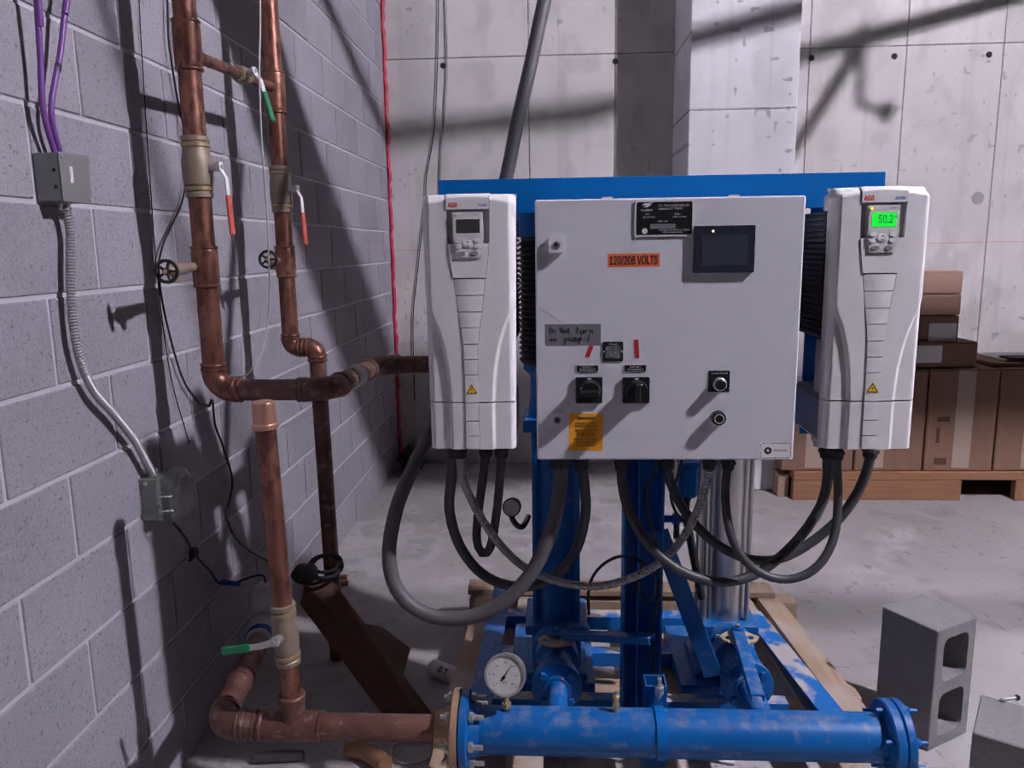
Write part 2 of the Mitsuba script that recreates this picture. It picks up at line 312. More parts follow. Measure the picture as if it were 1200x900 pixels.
for x in (-.5, 2.0, 5.0): add('hanger', cyl((x, LAMP[1]+.618, LAMP[2]-1.2), (x, LAMP[1]+.618, CEIL), .005, 8), 'steel', co)

# ------------------------------------------------------------------ copper pipework on the left
def collar(p, d, r, L=.012): return lathe([(r, -L), (r+.003, -L*.8), (r+.004, -L*.5), (r+.0012, -L*.3), (r+.0012, L*.3), (r+.004, L*.5), (r+.003, L*.8), (r, L)], p, d, 22)
def coupling(p0, p1, r):
    p0, p1 = np.asarray(p0, float), np.asarray(p1, float); L = np.linalg.norm(p1-p0)
    return lathe([(r, 0), (r+.0045, .002), (r+.0045, .007), (r+.002, .010), (r+.0035, .018), (r+.0035, L-.018), (r+.002, L-.010), (r+.0045, L-.007), (r+.0045, L-.002), (r, L)], p0, p1-p0, 24)
def elbow(p, d_in, d_out, r, R, leg=.012):
    """bend at corner p from direction d_in to d_out, bend radius R, with beaded sockets"""
    d_in, d_out = unit(d_in), unit(d_out); ang = math.acos(np.clip(d_in@d_out, -1, 1)); s = R*math.tan(ang/2)
    a = np.asarray(p)-d_in*s; n = unit(d_out-d_in*(d_in@d_out)); c = a+n*R
    th = np.linspace(0, ang, 12)[:, None]; arc = c-n*R*np.cos(th)+d_in*R*np.sin(th)
    P = np.vstack([a-d_in*leg, arc, arc[-1]+d_out*leg]); m = tube(P, r+.0035, 22)
    return J(m, collar(P[0], d_in, r+.0025), collar(P[-1], d_out, r+.0025)), P[0], P[-1]
def ball_valve(parent, p, axis, r, L, side, hdir, hlen, grip, label=None, hmat='handle_white', wide=1.0):
    """bronze ball valve with its centre at p, stem to the side, lever along hdir"""
    p = np.asarray(p, float); axis, side, hdir = unit(axis), unit(side), unit(hdir); h = L/2
    b = lathe([(r+.001, -h), (r+.006, -h+.002), (r+.006, -h+.012), (r+.003, -h+.016), (r+.003, -h*.62), (r+.012*wide, -h*.56), (r+.015*wide, -h*.3), (r+.015*wide, h*.25),
               (r+.011*wide, h*.34), (r+.006, h*.40), (r+.004, h*.6), (r+.004, h-.016), (r+.007, h-.012), (r+.007, h-.002), (r+.001, h)], p, axis, 28)
    v = add('ball_valve', b, 'bronze', parent, label=label)
    for sg in (-1, 1): add('collar', lathe([(r+.003, -.006), (r+.0075, -.004), (r+.0075, .004), (r+.003, .006)], p+axis*sg*h*.70, axis, 28), 'dull_brass', v, label='golden brass collar')
    q = p+side*(r+.012*wide)
    add('stem', J(cyl(q-side*.01, q+side*.018, .011, 14), hexnut(q+side*.018, side, .013, .010), cyl(q+side*.02, q+side*.036, .0055, 10)), 'zinc', v)
    s0 = q+side*.031; e0 = s0+hdir*.028+side*.012; e1 = s0+hdir*hlen+side*.012
    P = [s0-hdir*.012, s0+hdir*.010, e0]
    add('handle', J(bar(P[0], P[1], .018, .0035, side), bar(P[1]-hdir*.002, e0+hdir*.002, .016, .0035, side), bar(e0, s0+hdir*hlen*.5+side*.012, .015, .0035, side)), hmat, v, label='bent plated lever')
    g0 = s0+hdir*hlen*.42+side*.012
    a = bar(g0, e1, .0185, .0085, side, .003)
    add('grip', a, grip, v, label={'grip_red': 'orange red lever grip', 'green': 'green plastic lever grip'}[grip])
    return v, (g0, e1, side)
def hand_wheel(parent, p, axis, R):
    w = add('handwheel', J(torus(p, axis, R, .0042, 26, 8), lathe([(.008, -.005), (.009, 0), (.008, .007)], p, axis, 12),
             *[bar(np.asarray(p), np.asarray(p)+R*(math.cos(t)*frame(axis)[0]+math.sin(t)*frame(axis)[1]), .006, .004, axis) for t in np.arange(5)*2*math.pi/5]), 'black', parent, label='black round handwheel with spokes')
    a, b, d = frame(axis)
    add('nut', hexnut(np.asarray(p), axis, .006, .011), 'brass', w)
    return w
def drain_valve(parent, p0, p1):
    """small hose-bib drain: stub from p0 to p1 with the handwheel at p1"""
    p0, p1 = np.asarray(p0), np.asarray(p1); d = unit(p1-p0); L = np.linalg.norm(p1-p0)
    v = add('drain_valve', J(lathe([(.012, 0), (.012, .4*L), (.015, .42*L), (.015, .62*L), (.017, .66*L), (.017, .82*L), (.010, .88*L), (.006, L)], p0, d, 16),
            lathe([(.011, 0), (.010, .02), (.013, .022), (.013, .030), (.011, .032)], p0+d*.70*L, (0, 0, -1), 14)), 'bronze', parent, label='small bronze drain valve')
    hand_wheel(v, p1, d, .026); return v

# first riser, nearest the camera: down from the ceiling, round an elbow, back towards the pumps
R1 = .029; x1, y1 = -.928, 2.05; zlo = at(255, 457, y1)[2]
r1 = thing('copper_riser', 'thick copper riser nearest the camera, turning at an elbow to run behind the left drive', 'pipe', None)
eb, ea, ec = elbow((x1, y1, zlo), (0, 0, -1), (1, 0, 0), R1, .052)
add('pipe', cyl((x1+.0, y1, CEIL-.006), ea, R1, 24), 'copper', r1)
add('elbow', eb, 'copper', r1)
p45 = np.array([at(387, 457, y1)[0], y1, zlo]); d45 = unit(on_floor(440, 428, zlo)-p45); pend = p45+d45*.43
eb2, f0, f1 = elbow(p45, (1, 0, 0), d45, R1, .07); add('elbow', eb2, 'dull_copper', r1)
eb3, g0, g1 = elbow(pend, d45, unit((1, .10, 0)), R1, .07); add('elbow', eb3, 'dull_copper', r1)
add('pipe', cyl(ec, f0, R1, 24), 'dull_copper', r1); add('pipe', cyl(f1, g0, R1, 24), 'dull_copper', r1, label='scuffed pale section')
gend = g1+unit((1, .10, 0))*.33; add('pipe', cyl(g1, gend, R1, 24), 'dull_copper', r1)
add('coupling', coupling(p45-(.09, 0, 0), p45-(.055, 0, 0), R1), 'dull_copper', r1); add('coupling', coupling(f1+d45*.10, f1+d45*.17, R1), 'pvc', r1, label='pale wrapped band')
zz = lambda v, u=240: at(u, v, y1)[2]
add('tee', coupling((x1, y1, zz(83)), (x1, y1, zz(22)), R1+.002), 'copper', r1)
add('tee', coupling((x1, y1, zz(337)), (x1, y1, zz(288)), R1+.002), 'copper', r1)
v1, _ = ball_valve(r1, (x1, y1, zz(196)), (0, 0, 1), R1, zz(160)-zz(233), (1, -.15, 0), (.06, -.05, -1), .175, 'grip_red', 'tan bronze ball valve with red lever', wide=.62)
w1 = at(195, 318, 1.85); drain_valve(r1, (x1-.02, y1-.02, zz(312)), w1)

# second riser, further back
R2 = .0285; x2, y2 = -.921, 2.66
r2 = thing('copper_riser', 'copper riser further back along the block wall with a jog and a green bypass valve', 'pipe')
zq = lambda v, u=340: at(u, v, y2)[2]
ztop = zq(383); zj2 = zq(408, 360); xb = at(373, 440, y2)[0]
s1, a0, a1 = elbow((x2, y2, zj2+.003), (0, 0, -1), (1, 0, 0), R2, .030, .008); s2, b0, b1 = elbow((xb, y2, zj2+.003), (1, 0, 0), (0, 0, -1), R2, .030, .008)
add('pipe', cyl((x2, y2, CEIL-.006), a0, R2, 22), 'copper', r2); add('elbow', s1, 'copper', r2); add('elbow', s2, 'copper', r2)
add('pipe', cyl(b1, (xb+.012, y2, 0), R2, 22), 'dull_copper', r2)
add('tee', coupling((x2, y2, zq(133)), (x2, y2, zq(82)), R2+.003), 'copper', r2); add('coupling', coupling((x2, y2, zq(325)), (x2, y2, zq(288)), R2+.002), 'copper', r2)
ball_valve(r2, (x2, y2, zq(222)), (0, 0, 1), R2, zq(195)-zq(250), (1, -.3, 0), (.05, -.06, -1), .185, 'grip_red', 'smaller tan bronze ball valve with red lever', wide=.55)
w2 = at(314, 304, 2.48); drain_valve(r2, (x2-.02, y2-.015, zq(305)), w2)
bp0, bp1 = np.array([x1, y1, zz(62)]), np.array([x2, y2, zq(103)]); bd = unit(bp1-bp0)
by = thing('bypass_pipe', 'thin copper bypass pipe between the two risers with a green levered valve', 'pipe')
add('pipe', cyl(bp0+bd*.0365, bp1-bd*.0365, .0155, 18), 'copper', by)
ball_valve(by, bp0+bd*(.56*np.linalg.norm(bp1-bp0)), bd, .0155, .075, (.9, -.45, .1), (.25, -.0, -1), .15, 'green', 'small bronze ball valve with green lever', wide=.7)

# lower branch: tee line into the header flange, capped riser with a valve, run back along the wall
YM, ZM, RM = 1.75, .331, .0575
R3 = .033
br = thing('copper_branch', 'copper branch low on the floor with a capped upright joined to the blue header flange', 'pipe')
xe = at(256, 838, YM)[0]; xt = at(344, 845, YM)[0]
back = np.array([xe-.075, YM+.55, ZM]); db = unit(back-np.array([xe, YM, ZM]))
e1, h0, h1 = elbow((xe, YM, ZM), -db, (1, 0, 0), R3, .055)
add('elbow', e1, 'dull_copper', br); add('pipe', cyl(h0, h0+db*.36, R3, 24), 'dull_copper', br)
add('pipe', cyl(h1, (-.30, YM, ZM), R3, 24), 'dull_copper', br)
add('tee', J(coupling((xt-.085, YM, ZM), (xt+.075, YM, ZM), R3+.001), lathe([(.03, 0), (.031, .05), (.034, .056), (.034, .07), (.030, .074)], (xt, YM, ZM+.015), (0, 0, 1), 22)), 'dull_copper', br)
add('coupling', coupling((xe+.055, YM, ZM), (xe+.10, YM, ZM), R3), 'dull_copper', br); add('coupling', coupling(h0+db*.13, h0+db*.17, R3), 'dull_copper', br)
RU = .024; ztopc = at(312, 470, YM)[2]; uprt = lambda v: at(335, v, YM)[2]; lean = np.array([xt-.016, YM-.01, ztopc])
foot = np.array([xt, YM, ZM+.05]); du = unit(lean-foot); up_at = lambda z: foot+du*((z-foot[2])/du[2])
add('pipe', cyl(foot, up_at(ztopc-.01), RU, 22), 'copper', br)
add('cap', lathe([(RU+.001, 0), (RU+.006, .002), (RU+.006, .012), (RU+.003, .016), (RU+.003, .06), (RU, .066), (RU-.006, .068)], up_at(ztopc-.065), du, 24), 'fresh_copper', br, label='bright new copper end cap')
zv = (uprt(708)+uprt(775))/2
v3, (gg0, gg1, gs) = ball_valve(br, up_at(zv), du, RU, uprt(705)-uprt(776), (-.12, -1, .12), unit((-1, .02, -.16)), .125, 'green', 'brass ball valve with a green lever', hmat='zinc', wide=.5)
ac = thing('valve_actuator', 'dusty grey plastic covered pipe fitting with a blue band behind the green lever', 'valve')
q0 = h0+db*.36
add('body', J(lathe([(R3, .0205), (.04, .025), (.042, .06), (.050, .08), (.054, .13), (.052, .19), (.044, .23), (.03, .25)], q0-db*.02, db, 24), cbox((.10, .09, .10), q0+db*.14+np.array([0, 0, .075]), .02)), 'grey_plastic', ac)
add('band', lathe([(.043, 0), (.0445, .003), (.0445, .022), (.043, .025)], q0+db*.012, db, 24), 'cable_blue', ac, label='dark blue band')
pass

# ------------------------------------------------------------------ things on the block wall
jb0 = on_wall(40, 178); jb1 = on_wall(43, 237); jy = 1.660
jb = thing('junction_box', 'square steel junction box on the block wall where the purple cables enter', 'junction box')
zt, zb = jb0[2]-.002, jb1[2]+.002; dep = .056; wj = .104
add('body', cbox2((XW, jy, zb), (XW+dep, jy+wj, zt), .002), 'galvanized', jb)
add('cover', cbox2((XW+dep, jy-.001, zb-.001), (XW+dep+.003, jy+wj+.001, zt+.001), .001), 'steel', jb)
for yy, z in ((jy+.008, zt-.008), (jy+wj-.008, zb+.008)): add('screw', lathe([(.004, 0), (.004, .002), (.002, .003)], (XW+dep+.003, yy, z), (1, 0, 0), 10), 'zinc', jb)
add('label', cbox2((XW+dep+.003, jy+.03, zb+.04), (XW+dep+.0036, jy+.042, zb+.075), .0002), 'paper', jb, label='small white sticker')
for z in (zb+.03, zb+.065): add('knockout', lathe([(.004, 0), (.004, .001)], (XW+dep-.012, jy-.0005, z), (0, -1, 0), 10), 'dark_hole', jb)
for i, (pts, lab) in enumerate(((((39, -60), (43, 0), (47, 62), (51, 130), (51.5, 178)), 'purple cable nearest the camera dropping into the steel junction box'),
                       (((86, -60), (77.5, 0), (71, 60), (60, 130), (54, 178)), 'slanting purple cable with black tape dropping into the steel junction box'))):
    P = [np.array([XW+.05+.02*(4-k)/4, jy+.045+.012*i, on_wall(u, v, .05)[2]]) for k, (u, v) in enumerate(pts)]
    P = [on_wall(u, v, .03+.025*(4-k)/4) for k, (u, v) in enumerate(pts)]
    P[-1] = np.array([XW+.03, jy+.033+.018*i, zt-.004]); ext = P[0]+unit(P[0]-P[1])*1.6; ext[0] = XW+.09
    c = thing('purple_cable', lab, 'cable', None); add('sheath', tube(spline([ext]+P, 10), .0062, 12), 'cable_purple', c)
    if i: s = P[2]*.72+P[3]*.28; add('tape', cyl(s+unit(P[2]-P[3])*.008, s-unit(P[2]-P[3])*.008, .0070, 12), 'black_matte', c)
fc = [on_wall(u, v, .028) for u, v in ((82, 240), (82, 270), (82.5, 310), (84, 360), (91, 410), (108, 455), (135, 487), (157, 515), (171, 540), (175, 560))]
lb0 = on_wall(163, 560); ly = 1.938; lzt, lzb = lb0[2]-.002, on_wall(166, 611)[2]
fc[0][2] = zb+.002; fc[0][1] = jy+.045; fc[-1] = np.array([XW+.03, ly+.028, lzt])
fx = thing('flexible_conduit', 'ribbed steel flexible conduit snaking down the block wall between the two boxes', 'conduit')
add('armour', wavy(spline(fc, 12), .0092, .007, .0014, 12), 'armour', fx)
for p, d in ((fc[0], (0, 0, -1)), (fc[-1], (0, 0, 1))): add('connector', J(lathe([(.012, 0), (.012, .018), (.010, .02)], p, d, 14), hexnut(p, d, .016, .006)), 'zinc', fx)
sw = thing('wall_switch', 'grey metal switch box with a clear plastic cover on the block wall', 'switch')
add('body', cbox2((XW, ly, lzb), (XW+.052, ly+.075, lzt), .002), 'galvanized', sw)
yc, zc = ly+.05, (lzt+lzb)/2
def dome():
    P = []; w, h = .075, .072
    rings = [(1.0, 0), (1.0, .012), (.93, .034), (.72, .046), (0.3, .048)]
    out = []
    for s, d in rings:
        ring = []
        for t in np.linspace(0, 2*np.pi, 33)[:-1]:
            c, q = math.cos(t), math.sin(t); k = (abs(c)**3.2+abs(q)**3.2)**(-1/3.2)
            ring.append((XW+.054+d, yc+w*s*c*k*.95, zc+h*s*q*k))
        out.append(ring)
    V = np.array(out).reshape(-1, 3); F = []
    for i in range(len(rings)-1):
        for j in range(32): F += [[i*32+j, i*32+(j+1) % 32, (i+1)*32+(j+1) % 32], [i*32+j, (i+1)*32+(j+1) % 32, (i+1)*32+j]]
    n = len(V); V = np.vstack([V, V[-32:].mean(0)]); F += [[n-32+j, n-32+(j+1) % 32, n] for j in range(32)]
    return trimesh.Trimesh(V, F, process=False)
add('cover', dome(), 'clear', sw, label='clear plastic weather cover')
add('face', cbox2((XW+.052, yc-.035, zc-.055), (XW+.062, yc+.035, zc+.055), .003), 'black', sw, label='dark switch face')
for z in (-.025, .015): add('rib', bar((XW+.066, yc-.066, zc+z), (XW+.094, yc-.06, zc+z), .005, .004), 'paper', sw, label='whitish cover rib')
add('screw', lathe([(.006, 0), (.006, .004), (.003, .006)], (XW+.02, ly, lzt-.012), (0, -1, 0), 10), 'zinc', sw)
# cord from the switch to the actuator
cd = [np.array([XW+.03, ly+.055, lzb+.003])]+[on_wall(u, v, .02) for u, v in ((214, 625), (227, 648), (245, 668), (262, 685))]
endp = q0+db*.14+np.array([0, 0, .126]); cd += [endp+(-.02, .0, .03), endp+(0, 0, .004)]
co2 = thing('power_cord', 'black cord with a plug joint and blue connector running down to the grey covered fitting', 'cord')
S = spline(cd, 10); add('wire', tube(S, .0034, 8), 'cable_black', co2)
add('joint', J(cbox((.022, .03, .028), cd[2], .005), bar(cd[2]+(0, -.03, -.012), cd[2]+(0, .015, -.016), .008, .006)), 'black_matte', co2, label='black taped plug joint')
add('connector', cyl(cd[4]*.8+cd[3]*.2, cd[4]*.6+endp*.4, .0085, 12, .002), 'cable_blue', co2, label='blue inline connector')
# loose cables along the wall
def cable(name, label, uv, off, r, m, extra=(), cat='cable', group=None):
    P = [on_wall(u, v, o) for (u, v), o in zip(uv, off if hasattr(off, '__len__') else [off]*len(uv))]+list(extra)
    k = thing(name, label, cat, group); add('sheath', tube(spline(P, 10), r, 8), m, k); return k
cable('black_cable', 'thin black cable hanging down the block wall behind the thick copper riser', ((190, -90), (196, 0), (198, 50), (210, 127), (219, 165), (215, 230), (190, 290), (187, 330), (197, 385), (214, 443), (232, 470), (245, 476)), .016, .0030, 'cable_black')
cable('black_cable', 'black cable looping below the copper elbow down the block wall to the floor', ((245, 476), (249, 470), (252, 497), (262, 525), (272, 562), (268, 590), (265, 605), (280, 635), (313, 657), (338, 663)), .020, .0034, 'cable_black')
cable('hanging_wire', 'hair thin dark wire hanging straight down the block wall', ((160, -60), (166, 60), (175, 200), (185, 330), (200, 440), (222, 520)), .008, .0016, 'cable_black')
P = [at(u, v, y) for u, v, y in ((304, -70, 2.24), (305, 20, 2.24), (304, 90, 2.24), (307, 170, 2.28), (313, 250, 2.36), (315, 300, 2.36), (316, 350, 2.36), (309, 405, 2.34), (293, 436, 2.32), (272, 442, 2.30), (256, 434, 2.28))]
wc = thing('grey_cable', 'thin pale grey cable looping between the copper risers', 'cable'); add('sheath', tube(spline(P, 10), .0029, 8), 'cable_grey', wc)
# cables on the concrete wall
for lab, uv, r, m in (('dark wire hanging down the concrete wall by the corner', ((514, -40), (513, 60), (509, 150), (500, 205), (498, 240), (488, 330), (484, 380), (486, 470)), .0035, 'cable_black'),
                      ('bluish taped wire hanging straight down the concrete wall', ((521, -40), (524, 60), (522, 120), (517, 180), (515, 260), (515, 330)), .0045, 'tape_grey')):
    k = thing('hanging_wire', lab, 'wire'); add('sheath', tube(spline([at(u, v, YB-.02) for u, v in uv], 8), r, 8), m, k)
# ------------------------------------------------------------------ the pump set: frame
fr = thing('pump_frame', 'blue steel skid frame with top beam and posts carrying the panel and drives', 'frame')
yb0 = 2.02
xl, xr_ = -.292, .818; ztb = at(780, 207, yb0)[2]+.002
add('top_beam', J(cbox2((xl, yb0, ztb-.085), (xr_, yb0+.006, ztb), .001), cbox2((xl, yb0, ztb-.006), (xr_, yb0+.06, ztb), .001)), 'clean_blue', fr)
for x in (.06, .44): add('bolt', hexnut((x, yb0, ztb-.055), (0, -1, 0), .010, .012), 'clean_blue', fr)
for x0 in (-.285, .615): add('drive_plate', cbox2((x0+.03, yb0+.008, 1.02), (x0+.17, yb0+.014, ztb-.005), .001), 'clean_blue', fr)
add('post', J(cbox2((.184, 1.985, .16), (.19, 2.06, 1.55), .001), cbox2((.284, 1.985, .16), (.29, 2.06, 1.55), .001), cbox2((.184, 2.054, .16), (.29, 2.06, ztb-.09), .001),
    cbox2((.222, 2.0, .16), (.228, 2.054, 1.55), .001)), 'clean_blue', fr)
add('brace', bar(at(772, 622, 2.02), at(836, 792, 2.0), .050, .007, (-.3, -1, .2)), 'blue', fr)
rA, rB = on_floor(978, 838, .20), on_floor(880, 716, .20); rd = unit(rB-rA); rA = rA-rd*.12
yaw = math.atan2(rd[1], rd[0])-math.pi/2
mid = (rA+rB)/2; Lr = np.linalg.norm(rB-rA)
rail = J(cbox((.07, Lr, .006), (0, 0, -.003), .001), cbox((.006, Lr, .052), (.03, 0, -.031), .001))
def skid(m, at_, rot): m = m.copy(); m.apply_transform(M4((math.cos(rot), math.sin(rot), 0), (-math.sin(rot), math.cos(rot), 0), (0, 0, 1), at_)); return m
add('rail', skid(rail, mid, yaw), 'dusty_blue', fr); 
lr = J(cbox((.07, 1.0, .006), (0, 0, -.003), .001), cbox((.006, 1.0, .052), (-.03, 0, -.031), .001))
add('rail', skid(lr, (-.215, 2.36, .20), -.02), 'blue', fr)
for (u, v) in ((893, 764), (930, 820)):
    c = on_floor(u, v, .198); add('cross_member', cbox2((-.20, c[1]-.022, .15), (c[0]-.02, c[1]+.022, .198), .001), 'dusty_blue', fr)
add('cross_member', cbox2((-.20, rB[1]-.06, .15), (rB[0]+.02, rB[1], .199), .001), 'dusty_blue', fr)
add('base_plate', cbox2((-.14, 2.18, .15), (.12, 2.56, .20), .002), 'blue', fr); add('base_plate', cbox2((.38, 2.18, .15), (.655, 2.56, .20), .002), 'blue', fr)
# the pumps
def pump(key, lab, xc, yc, tall, sleeve):
    k = thing('vertical_pump', lab, 'pump')
    zb_ = .2006; zt_ = .375; rs = .075
    add('base', J(cbox2((xc-.092, yc-.10, zb_), (xc+.092, yc+.10, zb_+.02), .003), cbox2((xc-.075, yc-.085, zb_+.02), (xc+.075, yc+.085, zt_-.03), .012), cbox2((xc-.095, yc-.10, zt_-.03), (xc+.095, yc+.10, zt_), .004)), 'blue', k)
    add('flange', J(lathe([(.066, 0), (.072, .004), (.072, .02), (.05, .022), (.045, .05)], (xc, yc-.145, .325), (0, 1, 0), 30)), 'blue', k)
    for t in (.785, 2.356, 3.93, 5.5): add('flange_bolt', hexnut((xc+.055*math.cos(t), yc-.145, .325+.055*math.sin(t)), (0, -1, 0), .010, .012), 'zinc', k)
    add('sleeve', lathe([(rs, 0), (rs, .003), (rs-.001, .006)]+[(rs-.001, .12*i+.06) for i in range(0, int(tall/.12))]+[(rs-.001, tall)], (xc, yc, zt_), (0, 0, 1), 40), sleeve, k)
    for sx, sy in ((-1, -1), (1, -1), (1, 1), (-1, 1)):
        r = add('stay_bolt', cyl((xc+sx*.064, yc+sy*.062, zt_-.0), (xc+sx*.064, yc+sy*.062, zt_+tall), .0075, 10), 'stainless' if sleeve == 'stainless' else 'blue', k)
    add('motor_stool', J(cbox2((xc-.095, yc-.095, zt_+tall), (xc+.095, yc+.095, zt_+tall+.035), .004), lathe([(.085, 0), (.075, .06), (.075, .12), (.095, .14), (.095, .16)], (xc, yc, zt_+tall+.035), (0, 0, 1), 30)), 'clean_blue', k)
    zm = zt_+tall+.195
    add('motor', lathe([(.10, 0), (.108, .01)]+[(.108 if i % 2 else .098, .02+.008*i) for i in range(0, 43)]+[(.10, .366)], (xc, yc, zm), (0, 0, 1), 36), 'heat_sink', k, label='black finned motor body')
    add('fan_cover', lathe([(.112, .367), (.114, .37), (.114, .445), (.105, .465), (.06, .472)], (xc, yc, zm), (0, 0, 1), 36), 'clean_blue', k, label='blue fan cover')
    return k
pump('a', 'blue painted vertical pump column under the left half of the panel', at(652, 700, 2.3)[0], 2.30, .605, 'blue')
pump('b', 'polished stainless vertical pump column under the right half of the panel', at(845, 700, 2.32)[0], 2.32, .605, 'stainless')
xpl, xpr = at(652, 700, 2.3)[0], at(845, 700, 2.32)[0]
# suction header along the front
hd = thing('header_pipe', 'large blue header pipe across the front bottom with flanged ends', 'pipe')
xL, xR = at(541, 850, YM)[0], .79
add('pipe', cyl((xL, YM, ZM), (xR, YM, ZM), RM, 40), 'blue', hd)
add('flange', lathe([(.086, 0), (.094, .003), (.094, .02), (.088, .023), (RM+.012, .025), (RM+.004, .05)], (xL-.002, YM, ZM), (1, 0, 0), 44), 'blue', hd)
add('companion_flange', lathe([(R3+.012, -.06), (R3+.014, -.02), (.094, -.018), (.098, -.014), (.098, 0), (.09, .001)], (xL-.004, YM, ZM), (1, 0, 0), 44), 'flange_tan', hd, label='coppery tan companion flange')
for t in (0.35, 1.25, 2.2, 3.1, 4.0, 4.9, 5.6):
    c = np.array([xL, YM+.076*math.cos(t), ZM+.076*math.sin(t)])
    add('flange_bolt', J(cyl(c-(.045, 0, 0), c+(.06, 0, 0), .0065, 12), hexnut(c-(.034, 0, 0), (1, 0, 0), .0125, .012), hexnut(c+(.024, 0, 0), (1, 0, 0), .0125, .012)), 'zinc', hd)
add('end_flange', J(lathe([(RM+.003, -.03), (.086, -.026), (.090, -.022), (.090, -.004), (.086, 0)], (xR+.025, YM, ZM), (1, 0, 0), 44), lathe([(.086, 0), (.090, .003), (.090, .018), (.086, .022)], (xR+.026, YM, ZM), (1, 0, 0), 44)), 'blue', hd)
for t in (0.4, 1.6, 2.7, 3.6, 4.7, 5.7):
    c = np.array([xR+.025, YM+.073*math.cos(t), ZM+.073*math.sin(t)]); add('flange_bolt', J(cyl(c-(.045, 0, 0), c+(.05, 0, 0), .006, 10), hexnut(c+(.022, 0, 0), (1, 0, 0), .011, .010)), 'blue', hd)
for xc, yc, nm in ((xpl, 2.30, 'left'), (xpr, 2.32, 'right')):
    yfl = yc-.36
    add('branch', cyl((xc, YM+.03, ZM), (xc, yfl, ZM), .028 if nm == 'left' else .031, 24), 'blue', hd)
    fl = add('branch_flange', lathe([(.036, -.012), (.040, -.004), (.066, 0), (.070, .003), (.070, .017), (.066, .02)], (xc, yfl, ZM), (0, 1, 0), 36), 'blue', hd)
    for t in (.785, 2.356, 3.93, 5.5): add('bolt', hexnut((xc+.053*math.cos(t), yfl, ZM+.053*math.sin(t)), (0, -1, 0), .011, .012), 'blue', fl)
# pipe stand with a clamp
xc = at(768, 815, 1.83)[0]
st = thing('pipe_stand', 'short blue tube post with a clamp holding up the header pipe in the middle', 'support')
yS = 1.845; zs1 = at(768, 797, yS)[2]
tube4 = J(*[cbox2((xc+a-.0275*(1 if b else 0), yS+c-.0275*(0 if b else 1), .1425), (xc+a+(.0275 if b else .004), yS+c+(.004 if b else .0275), zs1), .001) for a, b, c in ((0, 1, -.0275), (0, 1, .0235), (-.0275, 0, 0), (.0235, 0, 0))])
add('post', tube4, 'blue', st)
add('clamp', trimesh.boolean.difference([cyl((xc-.012, YM, ZM), (xc+.012, YM, ZM), RM+.005, 36), cyl((xc-.02, YM, ZM), (xc+.02, YM, ZM), RM+.0008, 36)], engine='manifold'), 'clean_blue', st)
add('clamp_bolt', J(cyl((xc+.006, yS-.04, ZM+.062), (xc+.006, yS-.04, ZM+.115), .006, 12), hexnut((xc+.006, yS-.04, ZM+.070), (0, 0, 1), .0125, .012), hexnut((xc+.006, yS-.04, ZM+.084), (0, 0, 1), .0125, .010)), 'zinc', st)
# butterfly valves between pump and header
def valve(lab, xc, yc, hub, lever):
    k = thing('butterfly_valve', lab, 'valve')
    y0, y1_ = yc-.336, yc-.186
    add('body', J(lathe([(.055, 0), (.064, .004), (.064, .022), (.046, .036), (.046, y1_-y0-.05), (.062, y1_-y0-.035), (.062, y1_-y0+.018), (.055, y1_-y0+.022)], (xc, y0+.002, ZM), (0, 1, 0), 32), cyl((xc, (yc-.225), ZM+.05), (xc, (yc-.225), at(hub[0], hub[1], (yc-.225))[2]-.018), .019, 18), cyl((xc, (yc-.225), ZM-.05), (xc, (yc-.225), ZM-.085), .016, 14)), 'blue', k)
    ym = yc-.225; zt_ = at(hub[0], hub[1], ym)[2]-.010
    teeth = []
    R = .055; pts = []
    for i in range(-28, 29):
        t = -math.pi/2+i*.05; rr = R+(.0035 if (i//2) % 2 else 0); pts.append((rr*math.cos(t), rr*math.sin(t)))
    pts += [(.02, .022), (-.02, .022)]
    pl = trimesh.creation.extrude_polygon(Polygon(pts).difference(Point(.03, -.02).buffer(.011)).difference(Point(-.03, -.02).buffer(.011)), .004, engine='earcut'); pl.apply_translation((xc, ym, zt_-.007))
    add('notch_plate', pl, 'rust', k, label='rusty notched index plate')
    p0 = np.array([xc, ym, zt_+.010]); lv = np.asarray(lever)
    ld = unit(lv-p0); la = unit(np.cross((0, 0, 1), ld)); lu = np.cross(ld, la)
    add('lever', J(bar(p0-ld*.03, lv, .034, .006, lu, .002), bar(p0+ld*.03+la*.0155-lu*.008, lv+la*.0155-lu*.008, .004, .016, lu, .001), bar(p0+ld*.03-la*.0155-lu*.008, lv-la*.0155-lu*.008, .004, .016, lu, .001), cyl(p0-(0, 0, .02), p0+(0, 0, .008), .014, 14)), 'blue', k)
    add('stem', cyl(p0+(0, 0, .010), p0+(0, 0, .016), .006, 8), 'zinc', k)
    return k
valve('butterfly valve with its blue lever turned sideways over the left branch', xpl, 2.30, (652, 741), at(764, 746, 1.885))
valve('butterfly valve with its blue lever pointing forward over the right branch', xpr, 2.32, (866, 738), on_floor(888, 815, .425))
